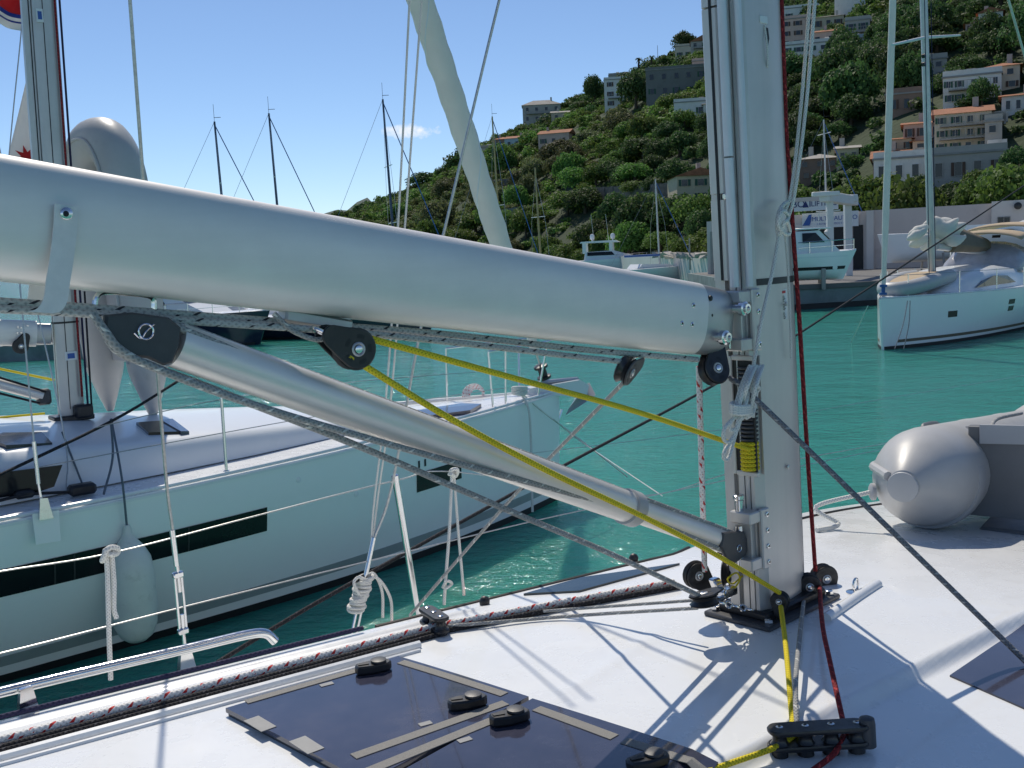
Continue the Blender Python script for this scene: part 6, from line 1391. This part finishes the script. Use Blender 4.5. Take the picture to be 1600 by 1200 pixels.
for i in range(5):
    c = rl_(1432 + random.uniform(0, 22), 362 + i * 5, random.uniform(-.2, .1)); r = random.uniform(.13, .2); MB().tube(spline([c + V((-.28, 0, -.12)), c, c + V((.32, .1, .16))], 7), [r * (.15 + .85 * math.sin(math.pi * q / 14) ** .7) * (1 + .07 * math.sin(q * 1.1 + i)) for q in range(15)], 14).build('sail_fold', M['sail'], SB, ang=2)
# sprayhood and bimini
rows = []
for (f, k) in ((0, .05), (.35, .6), (.8, .95), (1.5, 1.0)):
    rows.append([RB(-8.1 - f, 1.25 * math.cos(math.pi * i / 10), RH.sheer(8) + .45 + .95 * k * abs(math.sin(math.pi * i / 10)) ** .6) for i in range(11)])
mb = MB(); mb.grid(rows); o = mb.build('sprayhood', M['clearv'], RY, ang=2); o.modifiers.new('t', 'SOLIDIFY').thickness = .02
for (f, w, z, ln) in ((9.2, 1.35, 1.62, 1.8), (11.6, 1.45, 1.85, 2.2)):
    rows = []
    for j in range(7): rows.append([RB(-f + 0 - ln * (j / 6 - .5), w * math.cos(math.pi * (.12 + .76 * i / 10)), RH.sheer(9) + z - .2 + .38 * math.sin(math.pi * (.12 + .76 * i / 10)) - .10 * (j / 3 - 1) ** 2) for i in range(11)])
    mb = MB(); mb.grid(rows); o = mb.build('bimini', M['tan'], RY, ang=2); o.modifiers.new('t', 'SOLIDIFY').thickness = .04
    for sd in (-1, 1): MB().tube([RB(-f, sd * w * .9, RH.sheer(9) + z), RB(-f - .3, sd * w, RH.sheer(9) + .1)], .02, 6).build('bimini_pole', M['steel'], RY)
RD = thing('inflatable_dinghy', 'pale inflatable lashed on the foredeck of the right yacht', 'dinghy', RB(-2.2, 0, fbR))
pts = [RB(-3.9, -.5, fbR + .42), RB(-3.0, -.55, fbR + .40), RB(-1.9, -.5, fbR + .30), RB(-1.1, -.3, fbR + .22), RB(-.9, 0, fbR + .2), RB(-1.1, .3, fbR + .22), RB(-1.9, .5, fbR + .30), RB(-3.0, .55, fbR + .40), RB(-3.9, .5, fbR + .42)]
mb = MB(); mb.tube(spline(pts, 5), .21, 14); mb.build('tube', M['hypl'], RD, ang=1.2)
mb = MB(); mb.hull([p + UP * o for p in pts for o in (.10, .16)]); mb.build('cover', M['tan'], RD, ang=.6)
for (a, b, n_) in (((1418, 470), (1398, 545), 'slack slate mooring line across the right yacht bow'), ((1422, 470), (1412, 545), 'second slack slate mooring line across the right yacht bow')):
    tag(MB().tube(spline([RB.onl(*a, side * 1.0), RB.onl((a[0] + b[0]) / 2 + 3, (a[1] + b[1]) / 2, side * 1.15), RB.onl(*b, side * 1.2)], 5), .012, 6).build('rope', M['r_blue']), n_, 'rope')
tag(MB().tube([RB.onl(1356, 478, 0), onz(1330, 535, .0)], .012, 6).build('rope', M['r_white']), 'pale mooring line from the right yacht stem down to the water', 'rope')
tag(MB().tube([RB.onl(1570, -20, -side * 1.5), RB.onl(1606, 105, -side * 1.5)], .05, 8).build('forestay', M['alu']), 'thick grey stay crossing the top right corner', 'stay')
# ---------------------------------------------------------------- masts of yachts hidden behind the boom
def far_yacht(label, ut, vt, r, azd, mcol='alu', spread=(.35, .65), L=11, fb=1.1, hullm='gel2', mr=.09, stay=True):
    top = atr(ut, vt, r); d = ray(ut, 450); k = r / math.hypot(d.x, d.y); lean = .03
    foot = V((top.x + .02 * top.z, top.y, 0)); T = thing('sailing_yacht', label, 'yacht', foot, 'yachts moored farther out'); fr = Frame(foot + V((math.sin(azd), math.cos(azd), 0)) * (L * .42), azd)
    h = Hull(fr, L, 1.7, fb * 1.15, fb, n=18); hm, rw = h.mesh(); hm.build('hull', M[hullm], T); deck_mesh(rw, fr).build('deck', M['gel'], T)
    mb = MB(); mb.hull([fr(-x, l * .95, fb + z) for (x, z) in ((L * .3, .05), (L * .38, .4), (L * .68, .5), (L * .72, .1)) for l in (-1, 1)]); mb.build('cabin', M['cabin'], T, ang=.4)
    mt = MB().tube([foot + UP * fb, foot.lerp(top, .5) + UP * 0, top], [mr, mr, mr * .7], 8).build('mast', M[mcol], T)
    MB().tube([top, top + UP * 1.1], .012, 4).build('antenna', M['gline'], mt); MB().box(top + UP * .25 + V((.2, 0, 0)), .45, .03, .03).build('wind_vane', M['gline'], mt)
    for q in spread: c = (foot + UP * fb).lerp(top, q); MB().tube([c - fr.L * 1.1, c + fr.L * 1.1], .03, 6).build('spreader', M['wpaint'], mt)
    for sd in (-1, 1): MB().tube([top - UP * .6, (foot + UP * fb).lerp(top, .5) + fr.L * (sd * 1.1), foot + UP * fb + fr.L * (sd * 1.5)], .012, 4).build('shroud', M['wire'], T)
    if stay: MB().tube([top - UP * .2, fr(-.2, 0, fb * 1.2)], .035, 6).build('furled_forestay', M['bluec'], T); MB().tube([top, fr(-L * .98, 0, fb)], .012, 4).build('backstay', M['wire'], T)
    b0_ = foot + UP * (fb + 1.3); MB().tube([b0_, b0_ - fr.F * 4.2], .11, 8).build('boom', M['bluec'], T)
M['wood'] = mat('varnished_spar', (.42, .30, .12), .4, var=.2, scale=2); M['navs'] = mat('navy_spar', (.05, .07, .12), .4, .3, var=.2)
far_yacht('leftmost far mast, thin and dark, standing over the boom', 335, 190, 72, R(75), 'navs')
far_yacht('second far mast from the left, taller with spreaders', 420, 177, 74, R(75), 'navs')
far_yacht('far dark mast beside the small cloud and flag halyards', 598, 155, 74, R(70), 'navs')
far_yacht('yellowish mast right of the furled sail', 769, 182, 96, R(60), 'wood', (.45,))
far_yacht('shorter yellowish mast in front of the hillside scrub', 836, 262, 90, R(60), 'wood', (.55,), stay=False)
far_yacht('plain grey mast above the white motor yacht', 1024, 280, 105, R(60), 'alu', ())
far_yacht('pale mast above the boat lift right of the mast', 1287, 187, 88, R(80), 'alu', (.9,), mr=.08, fb=1.6)
# motor yacht with satellite domes
p = atr(1036, 432, 145); fr = Frame((p.x, p.y, 0), R(100)); T, h = motorboat('white motor yacht with two satellite domes beyond the boom', fr, 13.5, 2.1, 1.75, (3.4, 10.5, 1.1, .82), rail=True, name='motor_yacht')
MB().hull([fr(-x, l * 1.5, z) for (x, z) in ((5.6, 4.15), (6.2, 4.45), (10.8, 4.4), (11.0, 4.2)) for l in (-1, 1)]).build('hard_top', M['gel'], T)
for x in (6.8, 10.4):
    for sd in (-1, 1): MB().box(fr(-x, sd * 1.35, 3.55), .5, .1, 1.5, (fr.F, fr.L, UP), .03).build('arch_leg', M['gel'], T)
for x in (6.6, 9.4): MB().lathe([(0, .12), (.25, .12), (.3, .3), (.75, .32), (.95, .2), (1.0, .05)], fr(-x, 0, 4.4), UP, 14).build('satellite_dome', M['gel'], T)
for x in (7.2, 9.2): MB().tube([fr(-x, .3, 4.4), fr(-x - .3, .3, 8.0)], .025, 5).build('whip_antenna', M['wpaint'], T)
for x in (2.2, 3.0, 3.6, 4.8):
    for sd in (-1, 1): MB().lathe([(0, .13), (.03, .13)], h.pt(x, 1.15, sd, .0), fr.L * sd, 12).build('port_hole', M['glass'], T)
# boats at the left seen below the boom
p = onz(470, 524, 0); fr = Frame((p.x, p.y, 0), R(110)); motorboat('grey canopied motor boat below the boom at the left', fr, 9.5, 1.5, 1.0, (2.2, 8.0, 1.2, .85), hullm='gel2')
p = onz(425, 538, 0); fr = Frame((p.x, p.y, 0), R(118)); motorboat('navy hulled motor boat showing between boom and vang', fr, 8.5, 1.4, 1.05, (2.5, 7.0, 1.0, .85), hullm='navy')
p = onz(690, 520, 0); fr = Frame((p.x, p.y, 0), R(100)); motorboat('low dark hulled launch far behind the yellow rope', fr, 8.0, 1.3, .9, (2.5, 6.0, .8, .8), hullm='navy', rail=False)
p = onz(60, 566, 0); BWK = MB(); A = onz(-160, 572, 0); B = onz(240, 556, 0); d_ = (B - A).normalized(); n_ = V((-d_.y, d_.x, 0))
MB2 = MB().hull([q + UP * z + n_ * o for q in (A, B) for z in (-2, .55) for o in (0, 5)]); bk = MB2.build('breakwater', M['quay'], smooth=False); tag(bk, 'low breakwater at the left', kind='structure')
for i in range(26):
    c = A.lerp(B, (i + random.random()) / 26) + n_ * random.uniform(.3, 2.2) + UP * .5; s = random.uniform(.25, .6)
    MB().hull([c + V((random.uniform(-s, s), random.uniform(-s, s), random.uniform(-.2, s))) for k in range(9)]).build('boulder', M['conc'], bk, smooth=False)
MBd = MB(); rl2 = MB(); nfp = 14
FNC = thing('railing', 'white railing on the jetty seen below the boom at the left', 'railing', onz(250, 500, .5))
for j in range(3): MB().tube([atr(236 + i * 12, 473 + j * 6 - i * (.9 if i < 9 else .6) * 0 - i * .4, 46 + i * .6) for i in range(20)], .03, 5).build('rail', M['wpaint'], FNC)
for i in range(20): A_2 = atr(236 + i * 12, 471 - i * .4, 46 + i * .6); MB().tube([A_2, V((A_2.x, A_2.y, .4))], .035, 5).build('post', M['wpaint'], FNC)
MB().hull([q + UP * z + V((0, o, 0)) for q in (V((atr(225, 480, 46).x, atr(225, 480, 46).y, 0)), V((atr(480, 480, 58).x, atr(480, 480, 58).y, 0))) for z in (-1, .45) for o in (-.3, 2.5)]).build('jetty_deck', M['qtop'], FNC, smooth=False)
# shore rocks and wall left of the warehouse
SW = thing('sea_wall', 'low pale sea wall with dark rocks left of the warehouse', 'wall', atr(1070, 440, 110)); A = atr(1030, 440, 115); B = atr(1108, 440, 92); A.z = B.z = 0; d_ = (B - A).normalized(); n_ = V((-d_.y, d_.x, 0))
MB().hull([q + UP * z + n_ * o for q in (A - d_ * 30, B) for z in (-1, 2.2) for o in (0, 12)]).build('wall', M['halls'], SW, smooth=False)
for i in range(22):
    c = A.lerp(B, i / 21) - n_ * random.uniform(0, .6) + UP * random.uniform(2.1, 2.4); s = random.uniform(.4, .8); MB().hull([c + V((random.uniform(-s, s), random.uniform(-s, s), random.uniform(-.3, s * .6))) for k in range(9)]).build('boulder', M['conc'], SW, smooth=False)
for i, (u, vt, r) in enumerate(((1108, 370, 90), (1077, 372, 95))): tag(MB().tube([atr(u, vt, r), V((atr(u, vt, r).x, atr(u, vt, r).y, 1))], [.06, .09], 6).build('lamp_post', M['conc']), ['slim grey post beside the warehouse wall', 'slim grey post on the sea wall left of the warehouse'][i], 'post')
